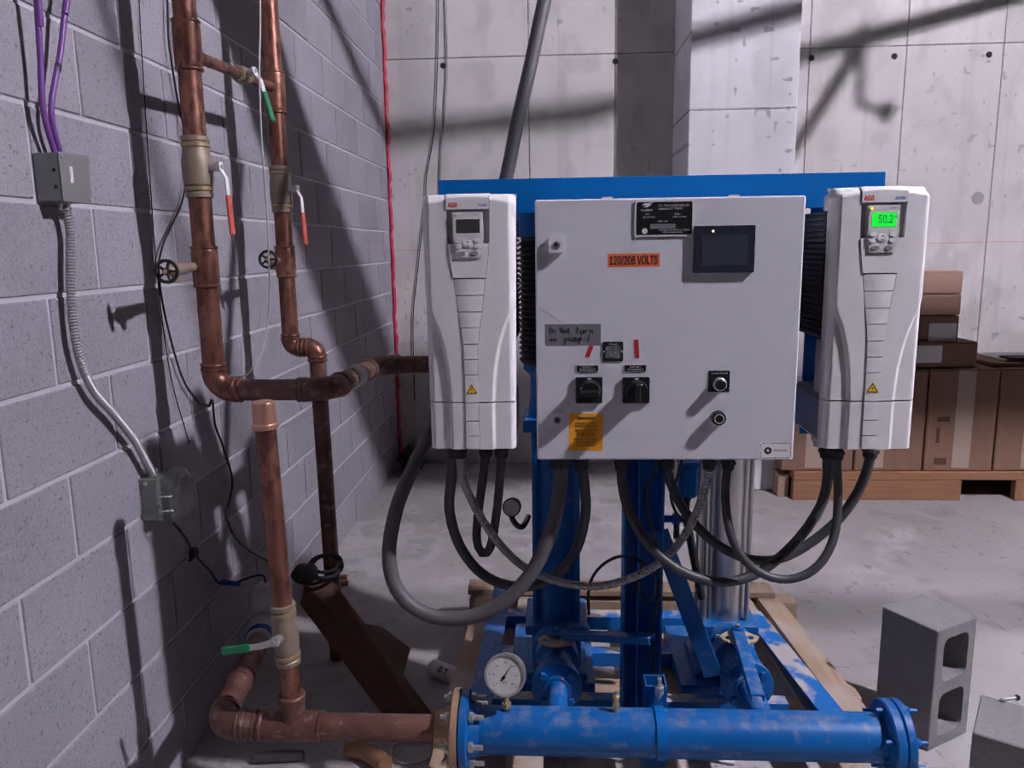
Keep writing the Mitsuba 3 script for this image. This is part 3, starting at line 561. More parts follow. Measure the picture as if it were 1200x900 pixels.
# pressure gauge on the header
gc = at(593, 788, YM+.005); gx = gc[0]
ga = thing('pressure_gauge', 'round steel pressure gauge standing on the blue header pipe', 'gauge')
zc = gc[2]; ax = unit((-.05, -.93, .36)); gy = YM
cen = np.array([gx, gy, zc])
add('case', lathe([(.038, -.032), (.046, -.028), (.0475, -.02), (.0475, .012), (.0505, .014), (.0515, .018), (.0505, .023), (.0455, .024), (.0455, .019)], cen, ax, 44), 'zinc', ga)
dl = add('dial', lathe([(.0452, 0), (.0452, .002)], cen+ax*.0175, ax, 40), 'dial', ga)
a_, b_, d_ = frame(ax)
gr = a_ if a_[0] > 0 else -a_; gu = np.cross(d_, gr)
def on_dial(m): m = m.copy(); m.apply_transform(M4(gr, gu, d_, cen+ax*.0196)); return m
ticks = []
for i in range(31):
    t = math.radians(225-i*9); L = .006 if i % 5 == 0 else .0032
    m = trimesh.creation.box((L, .0006 if i % 5 else .0011, .0003)); m.apply_transform(M4((math.cos(t), math.sin(t), 0), (-math.sin(t), math.cos(t), 0), (0, 0, 1), (.0385*math.cos(t), .0385*math.sin(t), .0002))); ticks.append(m)
for i, s in enumerate(('0', '50', '100', '150', '200', '250', '300')):
    t = math.radians(225-i*45); m = meshkit.text_mesh(s, .0042, .0003); m.apply_translation((-m.bounds[1][0]/2+.029*math.cos(t), -.002+.029*math.sin(t), .0001)); ticks.append(m)
m = meshkit.text_mesh('PSI', .0045, .0003); m.apply_translation((-m.bounds[1][0]/2, -.020, .0001)); ticks.append(m)
add('scale', on_dial(J(*ticks)), 'ink', dl, label='black graduations and figures', smooth=False)
t = math.radians(58); nd = trimesh.convex.convex_hull(np.array([(-.010, -.0016, .001), (-.010, .0016, .001), (.036, -.0003, .001), (.036, .0003, .001), (-.010, -.0016, .002), (-.010, .0016, .002), (.036, -.0003, .002), (.036, .0003, .002)])); nd.apply_transform(M4((math.cos(t), math.sin(t), 0), (-math.sin(t), math.cos(t), 0), (0, 0, 1), (-.003, -.006, 0)))
add('needle', on_dial(J(nd, lathe([(.004, 0), (.004, .003)], (-.003, -.006, 0), (0, 0, 1), 14))), 'black', dl)
gl = lathe([(.0001, 0), (.0450, .0001)], cen+ax*.0225, ax, 40); add('glass', trimesh.Trimesh(gl.vertices, gl.faces[:80], process=False), 'glass', ga)
add('stem', J(cyl((gx, gy, ZM+RM+.0015), (gx, gy, zc-.045), .0075, 14), hexnut((gx, gy, ZM+RM+.003), (0, 0, 1), .013, .014), hexnut((gx, gy, zc-.062), (0, 0, 1), .0115, .016)), 'brass', ga)
nx = at(722, 820, YM)[0]
add('drain_nipple', J(cyl((nx, YM, ZM+RM-.006), (nx, YM, ZM+RM+.035), .0065, 12), hexnut((nx, YM, ZM+RM+.012), (0, 0, 1), .010, .010), lathe([(.009, 0), (.009, .008), (.003, .012), (.003, .02)], (nx, YM, ZM+RM+.033), (0, 0, 1), 12)), 'brass', hd, label='small brass nipple')
# gauge at the left pump
g2 = thing('pressure_gauge', 'small dark gauge on an elbow sticking out beside the blue pump column', 'gauge')
c2 = at(600, 594, 2.22)
add('case', lathe([(.02, -.02), (.026, -.016), (.027, .006), (.028, .010), (.025, .012)], c2, (-.1, -1, .15), 28), 'conduit', g2); add('dial', lathe([(.024, 0), (.024, .001)], c2+unit((-.1, -1, .15))*.0115, (-.1, -1, .15), 24), 'grey_plastic', g2)
pz = at(608, 616, 2.22); add('elbow_pipe', tube(spline([c2-(0, 0, .02), c2-(0, 0, .035), pz+(-.006, 0, .002), pz+(.012, 0, -.002), (xpl-.085, 2.30, pz[2])], 8), .0085, 12), 'black', g2)

# ------------------------------------------------------------------ control panel
YF_ = 1.785
X0, X1, Z0, Z1 = at(628, 400, YF_)[0], at(936.5, 400, YF_)[0], at(780, 539, YF_)[2], at(780, 231.5, YF_)[2]
pa = thing('control_panel', 'large square light grey control panel box between the two drives', 'electrical panel')
add('enclosure', cbox2((X0+.004, YF_+.018, Z0+.004), (X1-.004, 1.983, Z1-.004), .003), 'panel_grey', pa)
dn = add('door', cbox2((X0, YF_, Z0), (X1, YF_+.017, Z1), .0035), 'panel_grey', pa, smooth=False)
def pp(u, v): p = at(u, v, YF_); return p[0], p[2]
def rectpx(u0, v0, u1, v1):
    (a, d), (b, c) = pp(u0, v0), pp(u1, v1); return (a+b)/2, (c+d)/2, b-a, d-c
def sticker(name, m, u0, v0, u1, v1, t=.0012, r=.001, parent=None, **k):
    x, z, w, h = rectpx(u0, v0, u1, v1); key = add(name, plate(rrect(w, h, r), t, x, YF_+.0002, z), m, parent or pa, smooth=False, **k); return key, x, z, w, h, YF_-t
# maker's plate
k, x, z, w, h, y = sticker('nameplate', 'panel_edge', 744, 235, 812.5, 276.5, .0028, .004, label='black engraved maker plate with a silver rim')
add('plate_face', plate(rrect(w-.008, h-.008, .004), .0004, x, y, z), 'black', k, smooth=False); y -= .0004
L = [text('FLEET', .0042, x-.052, y, z+.016, bold=True, width=.026), text('B.A. Pump Components Inc', .0044, x-.013, y, z+.026, width=.068), text('Salinas, UT 79838', .0044, x-.013, y, z+.019, width=.052),
     text('UNIT', .003, x-.042, y, z+.0075, width=.009), text('CONTROL PANEL', .0032, x-.048, y, z+.001, width=.028), text('MODEL', .003, x+.022, y, z+.0075, width=.014), text('BOOSTER PUMP', .0032, x+.018, y, z+.001, width=.030),
     text('SERIAL NO.', .003, x-.014, y, z-.008, width=.022), text('TEMPERATURE CONTROL SYSTEM', .0034, x-.014, y, z-.0275, width=.069), text('MADE FOR PUMPING WATER', .003, x-.004, y, z-.0325, width=.044)]
L += [plate(Polygon([(-.013, .002), (-.006, .006), (.013, .007), (.006, .003), (.010, .002), (.0, -.003), (-.009, -.003), (-.001, .001)]), .0005, x-.038, y, z+.0275)]
L += [plate(Point(0, 0).buffer(.0065), .0005, x-.043, y, z-.0275)]
add('lettering', J(*L), 'white_print', k, smooth=False); add('serial_strip', plate(rrect(.056, .0105), .0005, x-.003, y, z-.0175), 'tape_grey', k, smooth=False)
# 120/208 volts
k, x, z, w, h, y = sticker('voltage_label', 'orange', 712.5, 297.5, 773, 312, .0008, .0004, label='orange sticker reading 120/208 VOLTS')
add('lettering', text('120/208 VOLTS', .0185, x, y, z-.0092, .0005, True, w*.93, True), 'ink', k, smooth=False)
# touch screen
k, x, z, w, h, y = sticker('touch_screen', 'bezel', 813, 265, 882.5, 319, .0075, .003, label='dark square touch screen with an amber lamp')
add('screen', plate(rrect(w*.76, h*.66, .001), .0005, x+.001, y, z-.002), 'screen', k, smooth=False)
sc = numbered(k+'__lamp'); lx, lz = pp(835, 271); scene[sc] = mikit.ply(lathe([(.0024, 0), (.0024, .001)], (lx, y+.0005, lz), (0, -1, 0), 14), 'mat_amber', False, emitter={'type': 'area', 'radiance': {'type': 'rgb', 'value': [9, 4.5, .8]}}); tag(sc, 'tiny lit amber lamp')
# quarter-turn locks
for (u0, v0, u1, v1, t) in ((643, 278, 661, 296, .013), (645, 484, 661, 500, .003)):
    k, x, z, w, h, y = sticker('door_lock', 'panel_edge', u0, v0, u1, v1, t, .003)
    add('key_slot', J(lathe([(.0085, 0), (.0085, .0012), (.006, .0014)], (x, y, z-.0005), (0, -1, 0), 20)), 'tape_grey', k); add('slot', J(plate(rrect(.010, .0028), .0008, x, y-.0014, z), plate(rrect(.0028, .010), .0008, x, y-.0014, z)), 'black', k, smooth=False)
# duct tape with handwriting
k, x, z, w, h, y = sticker('duct_tape', 'tape_grey', 638.5, 380, 704, 405, .0006, .0, label='strip of grey duct tape with handwriting')
hand = []
def scrawl(strokes, ox, oz, s):
    for st_ in strokes:
        P = np.array([(ox+a*s, y-.0002, oz+b*s) for a, b in st_]); hand.append(tube(spline(P, 5) if len(P) > 2 else P, .00085 if ox > x-.02 else .0006, 6))
GL = {'D': [((0, 0), (0, 2)), ((0, 2), (1.1, 1.5), (1.1, .5), (0, 0))], 'o': [((.5, 1), (.05, .6), (.4, .05), (.85, .4), (.55, 1))], 'N': [((0, 0), (0, 2)), ((0, 2), (1, 0)), ((1, 0), (1, 2))],
      't': [((.35, 1.9), (.3, .3), (.7, 0)), ((0, 1.3), (.8, 1.35))], 'u': [((0, 1), (.05, .2), (.5, .0), (.8, 1), (.9, 0))], 'r': [((.1, 0), (.1, 1)), ((.1, .6), (.4, 1), (.8, .9))], 'n': [((.05, 0), (.05, 1)), ((.05, .6), (.45, 1), (.8, .7), (.85, 0))],
      'p': [((.05, -.8), (.1, 1)), ((.1, .8), (.7, 1), (.8, .3), (.1, .1))], 'm': [((0, 0), (0, 1)), ((0, .7), (.3, 1), (.45, .6), (.45, 0)), ((.45, .7), (.8, 1), (.95, .6), (.95, 0))], '1': [((.4, 0), (.45, 1.9))], ' ': []}
def write(s, ox, oz, sz):
    for c in s:
        scrawl(GL[c], ox, oz, sz); ox += sz*(1.35 if c != ' ' else .9)
write('Do', x-.052, z+.005, .0062); write('Not', x-.028, z+.005, .0062); write('turn', x+.008, z+.004, .0078)
write('on', x-.052, z-.014, .0066); write('pump', x-.018, z-.014, .0078); write('1', x+.034, z-.014, .0075)
add('handwriting', J(*hand), 'ink', k, label='black marker handwriting')
# square data plate, disconnect plates, red tape
k, x, z, w, h, y = sticker('data_plate', 'black', 706.5, 400.5, 730, 423, .002, .001, label='small square black data plate with white print')
L = [text('WARNING', .003, x, y, z+.0155, width=.022, centre=True)]
for i, (s, ww) in enumerate((('MOTOR SAFETY SWITCH', .030), ('FIRST TURN OFF', .036), ('MAIN PANEL DISCONNECT', .032), ('BEFORE SERVICE', .030), ('USE COPPER WIRE ONLY', .034), ('HIGH VOLTAGE INSIDE', .036))): L.append(text(s, .0034, x, y, z+.009-i*.0048, width=ww, centre=True))
add('lettering', J(*L), 'white_print', k, smooth=False)
for s in (-1, 1): add('screw', lathe([(.0022, 0), (.0022, .001)], (x+s*(w/2-.003), y, z), (0, -1, 0), 10), 'white', k)
for i, (a, b, c, d) in enumerate(((675, 427.5, 702, 436), (731, 427, 758, 435.5))):
    k, x, z, w, h, y = sticker('disconnect_plate', 'white', a, b, c, d, .0012, .0)
    add('plate_face', plate(rrect(w-.004, h-.003), .0005, x, y, z), 'black', k, smooth=False)
    add('lettering', J(text(f'PUMP NO. {i+1}', .0042, x, y-.0005, z+.001, width=.026, centre=True), text('DISCONNECT', .0042, x, y-.0005, z-.0055, width=.036, centre=True)), 'white_print', k, smooth=False)
for i, (pa0, pa1, w) in enumerate((((693.5, 405), (688, 418), .0095), ((745.5, 398), (747, 419), .0095))):
    a, b = pp(*pa0), pp(*pa1); add('red_tape', bar((a[0], YF_-.0006, a[1]), (b[0], YF_-.0006, b[1]), w, .0008, (0, -1, 0), .0001), 'red_tape', pa, smooth=False, label='short strip of red tape')
# rotary disconnects
for i, (a, b, c, d) in enumerate(((674.5, 442, 705.5, 472), (729.5, 442, 760.5, 472))):
    k, x, z, w, h, y = sticker('rotary_switch', 'black', a, b, c, d, .006, .003, label='black rotary disconnect switch, its bar turned level' if i == 0 else 'black rotary disconnect switch, its bar upright')
    add('dial', lathe([(.027, 0), (.026, .009), (.024, .018), (.0235, .024)], (x+.001, y, z-.001), (0, -1, 0), 36), 'black', k)
    hb = cbox((.044, .020, .012), (0, 0, 0), .004) if i == 0 else cbox((.012, .020, .044), (0, 0, 0), .004); hb.apply_translation((x+.001, y-.030, z-.001)); add('bar', hb, 'black', k)
    add('pointer', lathe([(.0018, 0), (.0018, .0008)], (x-.019, y-.024, z+.009) if i == 0 else (x+.010, y-.024, z+.018), (0, -1, 0), 10), 'white', k)
    add('tick_marks', J(*[lathe([(.0012, 0), (.0012, .0005)], (x-.0285, y, z+q), (0, -1, 0), 8) for q in (.010, -.002, -.014)]), 'white_print', k)
    add('notch', plate(rrect(.008, .005), .0005, x+.001, y, z+h/2-.004), 'panel_edge', k, smooth=False)
# orange warning
k, x, z, w, h, y = sticker('warning_label', 'amber', 667, 484.5, 706, 528, .0008, .0005, label='orange warning sticker with small black print')
L = [text('WARNING', .0055, x, y, z+.031, bold=True, width=.040, centre=True)]
for i, s in enumerate(('DISCONNECT ALL POWER', 'BEFORE OPENING DOOR', 'MORE THAN ONE SWITCH', 'MAY BE NEEDED TO', 'CUT OFF THIS UNIT', 'FUSES MUST BE REPLACED', 'WITH THE SAME TYPE', 'AND RATING ONLY')): L.append(text(s, .0044, x, y, z+(.019, .012, .002, -.004, -.010, -.019, -.026, -.034)[i], width=(.052, .050, .050, .042, .044, .056, .044, .046)[i], centre=True))
add('lettering', J(*L), 'ink', k, smooth=False)
# push button, pilot button
k, x, z, w, h, y = sticker('push_button', 'black', 830.5, 434.5, 854.5, 459, .0015, .0008, label='square plate with a chrome ringed push button')
add('lettering', text('ALARM', .0032, x-.019, y, z+.017, width=.016), 'white_print', k, smooth=False); add('lettering', text('SILENCE', .0032, x, y, z+.017, width=.019), 'white_print', k, smooth=False)
add('ring', lathe([(.016, 0), (.0155, .008), (.0125, .010), (.0125, .007)], (x+.001, y, z-.006), (0, -1, 0), 28), 'zinc', k); add('button', lathe([(.0122, 0), (.0122, .016), (.010, .018)], (x+.001, y, z-.006), (0, -1, 0), 24), 'black', k)
bx, bz = pp(841, 489); k = add('alarm_horn', lathe([(.0165, 0), (.0165, .014), (.0145, .018), (.0135, .018)], (bx, YF_, bz), (0, -1, 0), 28), 'black', pa, label='round black button'); add('rim', torus((bx, YF_-.018, bz), (0, -1, 0), .0105, .0012, 24, 6), 'grey_plastic', k)
# approval sticker
k, x, z, w, h, y = sticker('approval_sticker', 'white', 890.5, 518, 927.5, 538, .0005, .0003, label='white corner sticker with a round black emblem')
add('border', plate(rrect(w*.93, h*.86).difference(rrect(w*.915, h*.82)), .0003, x, y, z), 'ink', k, smooth=False)
add('emblem', J(plate(Point(0, 0).buffer(.0085), .0003, x-.018, y, z)), 'ink', k, smooth=False); add('emblem_mark', text('R', .007, x-.018, y-.0004, z-.0035, .0003, True, None, True), 'white', k, smooth=False)
add('lettering', text('INTERTEK', .005, x+.012, y, z-.002, .0004, False, .030, True), 'tape_grey', k, smooth=False)
a, b = pp(629, 361), pp(658, 378); m_ = tube(spline([(a[0]+.003, YF_-.0001, a[1]), ((a[0]+b[0])/2, YF_-.0001, (a[1]+b[1])/2+.004), (b[0], YF_-.0001, b[1])], 6), .0006, 6); add('scratch', m_, 'rust', pa, label='thin brown scratch')
for x in (.12, .40): add('hinge_pin', cbox2((x-.012, YF_+.004, Z1-.001), (x+.012, YF_+.016, Z1+.004), .001), 'panel_edge', pa)

# ------------------------------------------------------------------ the two drives
def patch(xl, xr, z0, z1, fn, nx=14, nz=24, back=.03):
    """solid cover piece: left and right edges xl(z), xr(z); fn(x, z) is how far the skin lies behind the front plane"""
    zs = np.linspace(z0, z1, nz); V, W = [], []
    for z in zs:
        for s in np.linspace(0, 1, nx):
            x = xl(z)+(xr(z)-xl(z))*s; V.append((x, fn(x, z), z)); W.append((x, back, z))
    n = nx*nz; F = []
    for i in range(nz-1):
        for j in range(nx-1):
            a, b, c, d = i*nx+j, i*nx+j+1, (i+1)*nx+j+1, (i+1)*nx+j
            F += [[a, b, c], [a, c, d]]
    edge = [j for j in range(nx)]+[i*nx+nx-1 for i in range(1, nz)]+[(nz-1)*nx+j for j in range(nx-2, -1, -1)]+[i*nx for i in range(nz-2, 0, -1)]
    for a, b in zip(edge, edge[1:]+edge[:1]): F += [[a, n+a, n+b], [a, n+b, b]]
    G = [[n+a, n+c, n+b] for a, b, c in F[:2*(nx-1)*(nz-1)]]
    return trimesh.Trimesh(np.array(V+W), np.array(F+G), process=False)
def drive(lab, xc, on):
    k = thing('frequency_drive', lab, 'drive')
    zb_, zt_ = at(560, 522.5, 1.80)[2], at(560, 228, 1.80)[2]; yf = 1.765
    Zv = lambda v: zt_-(v-229)*(zt_-zb_)/294.5
    kz = np.array([Zv(v) for v in (523, 434, 415, 398, 379, 361, 342, 323, 300, 280, 229)])
    kh = np.array([.0155, .0155, .0160, .0175, .0215, .0265, .0315, .0365, .043, .0465, .0485])
    hw = lambda z: float(np.interp(z, kz, kh))
    ow = lambda z: .1005+.006*(z-zb_)/(zt_-zb_)
    sz = np.array([Zv(v) for v in (523, 467, 430, 400, 380, 362, 345)]); sx = np.array([.047, .047, .052, .062, .074, .089, .108])
    def skin(x, z):
        ax_ = abs(x-xc); d = .002+.018*ax_**2/.1+1.4*max(0, ax_-.088)**2/.02
        top = max(0, z-(zt_-.009-.011*(ax_/.1)**2)); d += 1.5*top
        if z < Zv(345):
            e = float(np.interp(z, sz, sx)); d += .0055*np.clip((ax_-e)/.006, 0, 1)
        return yf+d
    mv = lambda f: (lambda z: xc+f(z))
    yk = yf+.045
    for s in (-1, 1):
        for (za, zc_, nm) in ((Zv(466.3), zt_, 'side_cover'), (zb_, Zv(467.6), 'lower_cover')):
            lo, hi = (mv(lambda z: -ow(z)), mv(lambda z: -hw(z)-.0009)) if s < 0 else (mv(lambda z: hw(z)+.0009), mv(lambda z: ow(z)))
            add(nm, patch(lo, hi, za, zc_, skin, 40, 110 if nm == 'side_cover' else 16, yk), 'drive_white', k, smooth=40)
    lines = [523, 507, 489, 467, 434, 416, 398, 379, 361, 342, 323]
    for a, b in zip(lines, lines[1:]):
        add('cover_slat', patch(mv(lambda z: -hw(z)), mv(lambda z: hw(z)), Zv(a)+.0008, Zv(b)-.0008, lambda x, z: yf-.0005+.12*(x-xc)**2/.05, 8, 3, yk), 'drive_white', k, smooth=40)
    # upper strip with the pocket for the keypad
    pk0, pk1 = Zv(284), Zv(246)
    add('strip', patch(mv(lambda z: -hw(z)), mv(lambda z: hw(z)), Zv(322.2), pk0, lambda x, z: yf+.0005, 8, 6, yk), 'drive_white', k)
    add('pocket', patch(mv(lambda z: -hw(z)), mv(lambda z: hw(z)), pk0+.0003, pk1, lambda x, z: yf+.013, 6, 5, yk), 'drive_grey', k)
    add('brow', patch(mv(lambda z: -hw(z)), mv(lambda z: hw(z)), pk1+.0003, zt_+.001, lambda x, z: yf+.0005+1.5*max(0, z-(zt_-.009+.003*(1-((x-xc)/.05)**2))), 16, 16, yk), 'drive_white', k, smooth=40)
    lg = add('logo', text('ABB', .0100, xc-.0445, yf+.0005, Zv(241.5)-.004, .0005, True, .0215), 'logo_red', k, smooth=False, label='red lettering')
    add('model_text', J(text('ACH', .0058, xc+.022, yf+.0005, Zv(241.5)-.003, .0005, True, .010), text('550', .0058, xc+.033, yf+.0005, Zv(241.5)-.003, .0005, True, .010)), 'logo_blue', k, smooth=False, label='small blue lettering')
    # keypad
    kx = xc-.001; kz0, kz1 = Zv(301), Zv(249); yk2 = yf-.0005
    P = Polygon([(-.029, 0), (.029, 0), (.0345, .045), (.0345, kz1-kz0), (-.0345, kz1-kz0), (-.0345, .045)]).buffer(-.004).buffer(.004, quad_segs=5)
    kp = add('keypad', J(plate(P, .018, kx, yk2+.018, kz0), plate(P.buffer(-.003), .0018, kx, yk2, kz0)), 'keypad', k, smooth=False, label='operator keypad')
    yy = yk2-.0018
    lz0, lz1 = Zv(272), Zv(257)
    lcd = plate(rrect(.0525, lz1-lz0, .001), .0006, kx+.001, yy, (lz0+lz1)/2)
    if on:
        key = numbered(kp+'__screen'); scene[key] = mikit.ply(lcd, 'mat_green', False, emitter={'type': 'area', 'radiance': {'type': 'rgb', 'value': [.0, .78, .012]}}); tag(key, 'lit green display')
        add('digits', J(text('50.2', .017, kx+.004, yy-.0006, (lz0+lz1)/2-.007, .0003, False, .030, True), text('%', .006, kx+.022, yy-.0006, (lz0+lz1)/2+.003, .0003)), 'ink', kp, smooth=False, label='dark figures')
        key = numbered(kp+'__lamp'); scene[key] = mikit.ply(lathe([(.0035, 0), (.003, .0015)], (kx-.0265, yy, Zv(252.3)), (0, -1, 0), 14), 'mat_yellow', False, emitter={'type': 'area', 'radiance': {'type': 'rgb', 'value': [.75, .75, .05]}}); tag(key, 'lit yellow green lamp')
    else:
        add('screen', lcd, 'lcd_off', kp, smooth=False, label='blank dark display')
        add('lamp', lathe([(.0035, 0), (.003, .0015)], (kx-.0265, yy, Zv(252.3)), (0, -1, 0), 14), 'drive_grey', kp)
    add('model_text', text('ACS-CP', .003, kx+.012, yy, Zv(252.8), .0004, False, .012), 'soft_key', kp, smooth=False)
    ell = lambda rx, rz, x, z, t=.0016: lathe([(1, 0), (.97, t*.7), (.9, t)], (0, 0, 0), (0, -1, 0), 24).apply_transform(np.array([[rx, 0, 0, kx+x], [0, 1, 0, yy], [0, 0, rz, z], [0, 0, 0, 1.]]))
    add('button', ell(.0125, .0085, 0, Zv(284)), 'button', kp)
    for x, v in ((-.021, 280.5), (.021, 280.5), (-.021, 287), (.021, 287)): add('button', ell(.0072, .0048, x, Zv(v)), 'button', kp)
    for x in (-.0145, .0145): add('button', ell(.0088, .0052, x, Zv(294.5)), 'soft_key', kp, label='dark soft key')
    add('arrows', J(*[plate(Polygon([(-.003, -.0015*s), (.003, -.0015*s), (0, .002*s)]), .0004, kx, yy-.0016, Zv(284)+.0045*s) for s in (1, -1)]), 'ink', kp, smooth=False)
    # warning triangle
    tz = Zv(450); tri = add('warning_triangle', plate(Polygon([(-.0125, 0), (.0125, 0), (0, .0215)]).buffer(.0008), .0006, xc, yf-.0004, tz-.012), 'yellow', k, smooth=False, label='yellow warning triangle')
    add('border', plate(Polygon([(-.0125, 0), (.0125, 0), (0, .0215)]).difference(Polygon([(-.0125, 0), (.0125, 0), (0, .0215)]).buffer(-.0016)), .0004, xc, yf-.001, tz-.012), 'ink', tri, smooth=False)
    add('bolt_mark', plate(Polygon([(.0005, .014), (-.0022, .008), (0, .008), (-.001, .0035), (.0024, .0092), (.0004, .0092)]), .0004, xc, yf-.001, tz-.012), 'ink', tri, smooth=False)
    # body behind the cover
    for ha, hb, hd_ in ((Zv(399), zt_-.0515, .018), (Zv(463), Zv(400), .05), (zt_-.05, zt_-.012, .05)): add('housing', cbox2((xc-.100, yk-.002, ha), (xc+.100, yk+hd_, hb), .004), 'drive_white', k)
    add('gland_box', cbox2((xc-.099, yk-.002, zb_+.003), (xc+.099, yb0-.002, Zv(464)), .012), 'drive_slate', k, label='blue grey lower side')
    fins = [cbox2((xc-.097, yk+.0, Zv(399)), (xc+.097, yb0-.002, zt_-.05), .003)]
    for i in range(23): z = Zv(399)+.008+i*.0125; fins.append(cbox2((xc-.104, yk+.02, z), (xc+.104, yb0-.004, z+.006), .001))
    add('heat_sink', J(*fins), 'heat_sink', k, label='black ribbed heat sink', smooth=False)
    for x in (-.068, .03): add('gland', J(lathe([(.019, 0), (.019, .012), (.016, .014), (.016, .026)], (xc+x, yk+.075, zb_+.003), (0, 0, -1), 18), hexnut((xc+x, yk+.075, zb_+.003), (0, 0, -1), .021, .010)), 'zinc', k)
    return k
drive('white variable frequency drive with a blank dark display on the left of the panel', at(553, 380, 1.80)[0], False)
drive('white variable frequency drive with a lit green display on the right of the panel', at(1022, 380, 1.80)[0]-.004, True)

# ------------------------------------------------------------------ flexible conduits under the panel
def conduit(lab, uvy, r, m='conduit', ends=(0, 0), ribbed=False, name='flexible_conduit', step=.02):
    k = thing(name, lab, 'conduit')
    P = [at(u, v, y) for u, v, y in uvy]; S = spline(P, 14)
    add('sheath', wavy(S, r, .008, .0009, 14) if ribbed else tube(resample(S, step), r, 16), m, k)
    for e, (p, q) in zip(ends, ((P[0], P[1]), (P[-1], P[-2]))):
        if e: d = unit(np.asarray(q)-p); add('gland', J(lathe([(r+.002, 0), (r+.005, .004), (r+.005, .026), (r+.002, .03)], p, d, 16), hexnut(p+d*.006, d, r+.0085, .011)), 'black_matte', k)
    return k
hose = thing('flexible_conduit', 'thick grey conduit from above, looping wide below the left drive into the panel', 'conduit')
P = [at(u, v, y) for u, v, y in ((664, -130, 2.3), (652, -60, 2.26), (638, 0, 2.22), (622, 75, 2.19), (606, 145, 2.17), (594, 205, 2.15), (575, 280, 2.14), (548, 380, 2.12), (518, 470, 2.08), (500, 515, 2.02), (482, 552, 1.95), (465, 595, 1.90), (456, 645, 1.87), (462, 684, 1.85), (482, 710, 1.84), (515, 724, 1.84), (555, 722, 1.84), (592, 704, 1.84), (622, 672, 1.85), (642, 632, 1.86), (654, 590, 1.88), (657, 555, 1.90), (656, 536, 1.91))]
S = resample(spline(P, 12), .02); ss = np.linspace(0, 1, len(S)); add('sheath', tube(S, .0185, 18), 'conduit_grey', hose); add('gland', J(lathe([(.022, 0), (.026, .004), (.026, .03), (.021, .034)], P[-1]+(0, 0, .006), (0, 0, -1), 18)), 'black_matte', hose)
YD = 1.905
conduit('black conduit looping from the left drive behind the grey loop up into the panel', ((534, 523, YD), (528, 570, YD), (527, 600, 1.92), (538, 638, 1.92), (562, 670, 1.93), (595, 686, 1.95), (630, 685, 1.97), (658, 668, 1.98), (677, 640, 1.97), (686, 602, 1.96), (685, 570, 1.95), (680, 537, 1.94)), .0135, ends=(1, 1))
conduit('ribbed metal armoured conduit sweeping from the left drive across to the panel', ((539, 523, YD-.03), (541, 555, YD-.04), (550, 580, YD-.05), (567, 612, 1.87), (592, 645, 1.885), (620, 668, 1.895), (660, 683, 1.90), (700, 687, 1.90), (735, 679, 1.90), (766, 664, 1.90), (792, 641, 1.90), (811, 612, 1.90), (822, 585, 1.90), (829, 560, 1.90), (832, 537, 1.91)), .0105, 'armour', ends=(1, 1), ribbed=True)
conduit('narrow black U shaped conduit hanging under the left drive', ((570, 523, YD+.03), (566, 560, YD+.05), (560, 605, YD+.06), (559, 635, YD+.05), (566, 649, YD+.04), (575, 640, YD+.02), (582, 600, YD), (586, 560, YD), (588, 523, YD)), .0115, ends=(1, 1))
conduit('grey black conduit from mid panel looping low in front to the right drive', ((728, 537, 1.93), (729, 565, 1.92), (735, 593, 1.90), (750, 624, 1.88), (776, 654, 1.86), (806, 673, 1.85), (843, 682, 1.85), (880, 675, 1.86), (914, 653, 1.88), (942, 624, 1.90), (963, 590, 1.915), (970, 558, 1.915), (969, 523, 1.915)), .0125, ends=(1, 1))
conduit('black conduit crossing behind from the panel to the right drive', ((781, 537, 1.96), (785, 562, 1.96), (797, 590, 1.95), (815, 615, 1.94), (842, 639, 1.94), (870, 653, 1.945), (902, 657, 1.95), (930, 648, 1.955), (958, 630, 1.96), (985, 606, 1.955), (1005, 577, 1.95), (1017, 548, 1.94), (1021, 523, 1.93)), .0125, ends=(1, 1))
conduit('dark conduit hooking from the panel right side under to the right drive', ((854, 537, 1.92), (850, 575, 1.89), (853, 612, 1.85), (864, 645, 1.83), (887, 669, 1.82), (917, 679, 1.82), (947, 672, 1.82), (968, 651, 1.83), (979, 622, 1.85), (982, 585, 1.87), (981, 550, 1.872), (980, 525, 1.872)), .0105, ends=(1, 1))
for lab, uvy, r in (('thin black sensor cable hanging in front of the blue post', ((770, 537, 1.96), (767, 560, 1.96), (757, 573, 1.95), (760, 600, 1.95), (769, 640, 1.95), (774, 680, 1.96), (770, 710, 1.98), (764, 740, 1.99), (768, 800, 1.98)), .004),
                    ('thin black cable arching low beside the blue post', ((690, 720, 2.1), (690, 690, 2.05), (700, 668, 2.0), (722, 653, 1.97), (745, 655, 1.95), (765, 672, 1.95), (768, 690, 1.95), (760, 705, 1.955), (750, 697, 1.96), (748, 680, 1.96)), .004),
                    ('thin black lead dangling beside the right pump column', ((800, 537, 2.05), (792, 565, 2.05), (786, 580, 2.05), (792, 600, 2.06), (803, 612, 2.08), (812, 607, 2.1)), .004)):
    k = thing('sensor_cable', lab, 'cable'); add('sheath', tube(resample(spline([at(*q) for q in uvy], 10), .012), r, 8), 'cable_black', k)
tr = thing('pressure_transducer', 'small blue and steel pressure transducer in front of the right pump', 'sensor')
c = at(793, 608, 2.22); add('body', J(cyl(c-(.04, 0, 0), c+(.05, 0, 0), .011, 14), hexnut(c-(.012, 0, 0), (1, 0, 0), .019, .02)), 'clean_blue', tr); add('stem', cyl(c+(0, 0, -.005), c+(0, 0, -.06), .009, 12), 'black', tr); add('tip', cyl(c-(.065, 0, 0), c-(.04, 0, 0), .006, 10), 'brass', tr)
ju = thing('terminal_box', 'small glossy blue terminal box hanging under the panel beside the right pump', 'terminal box')
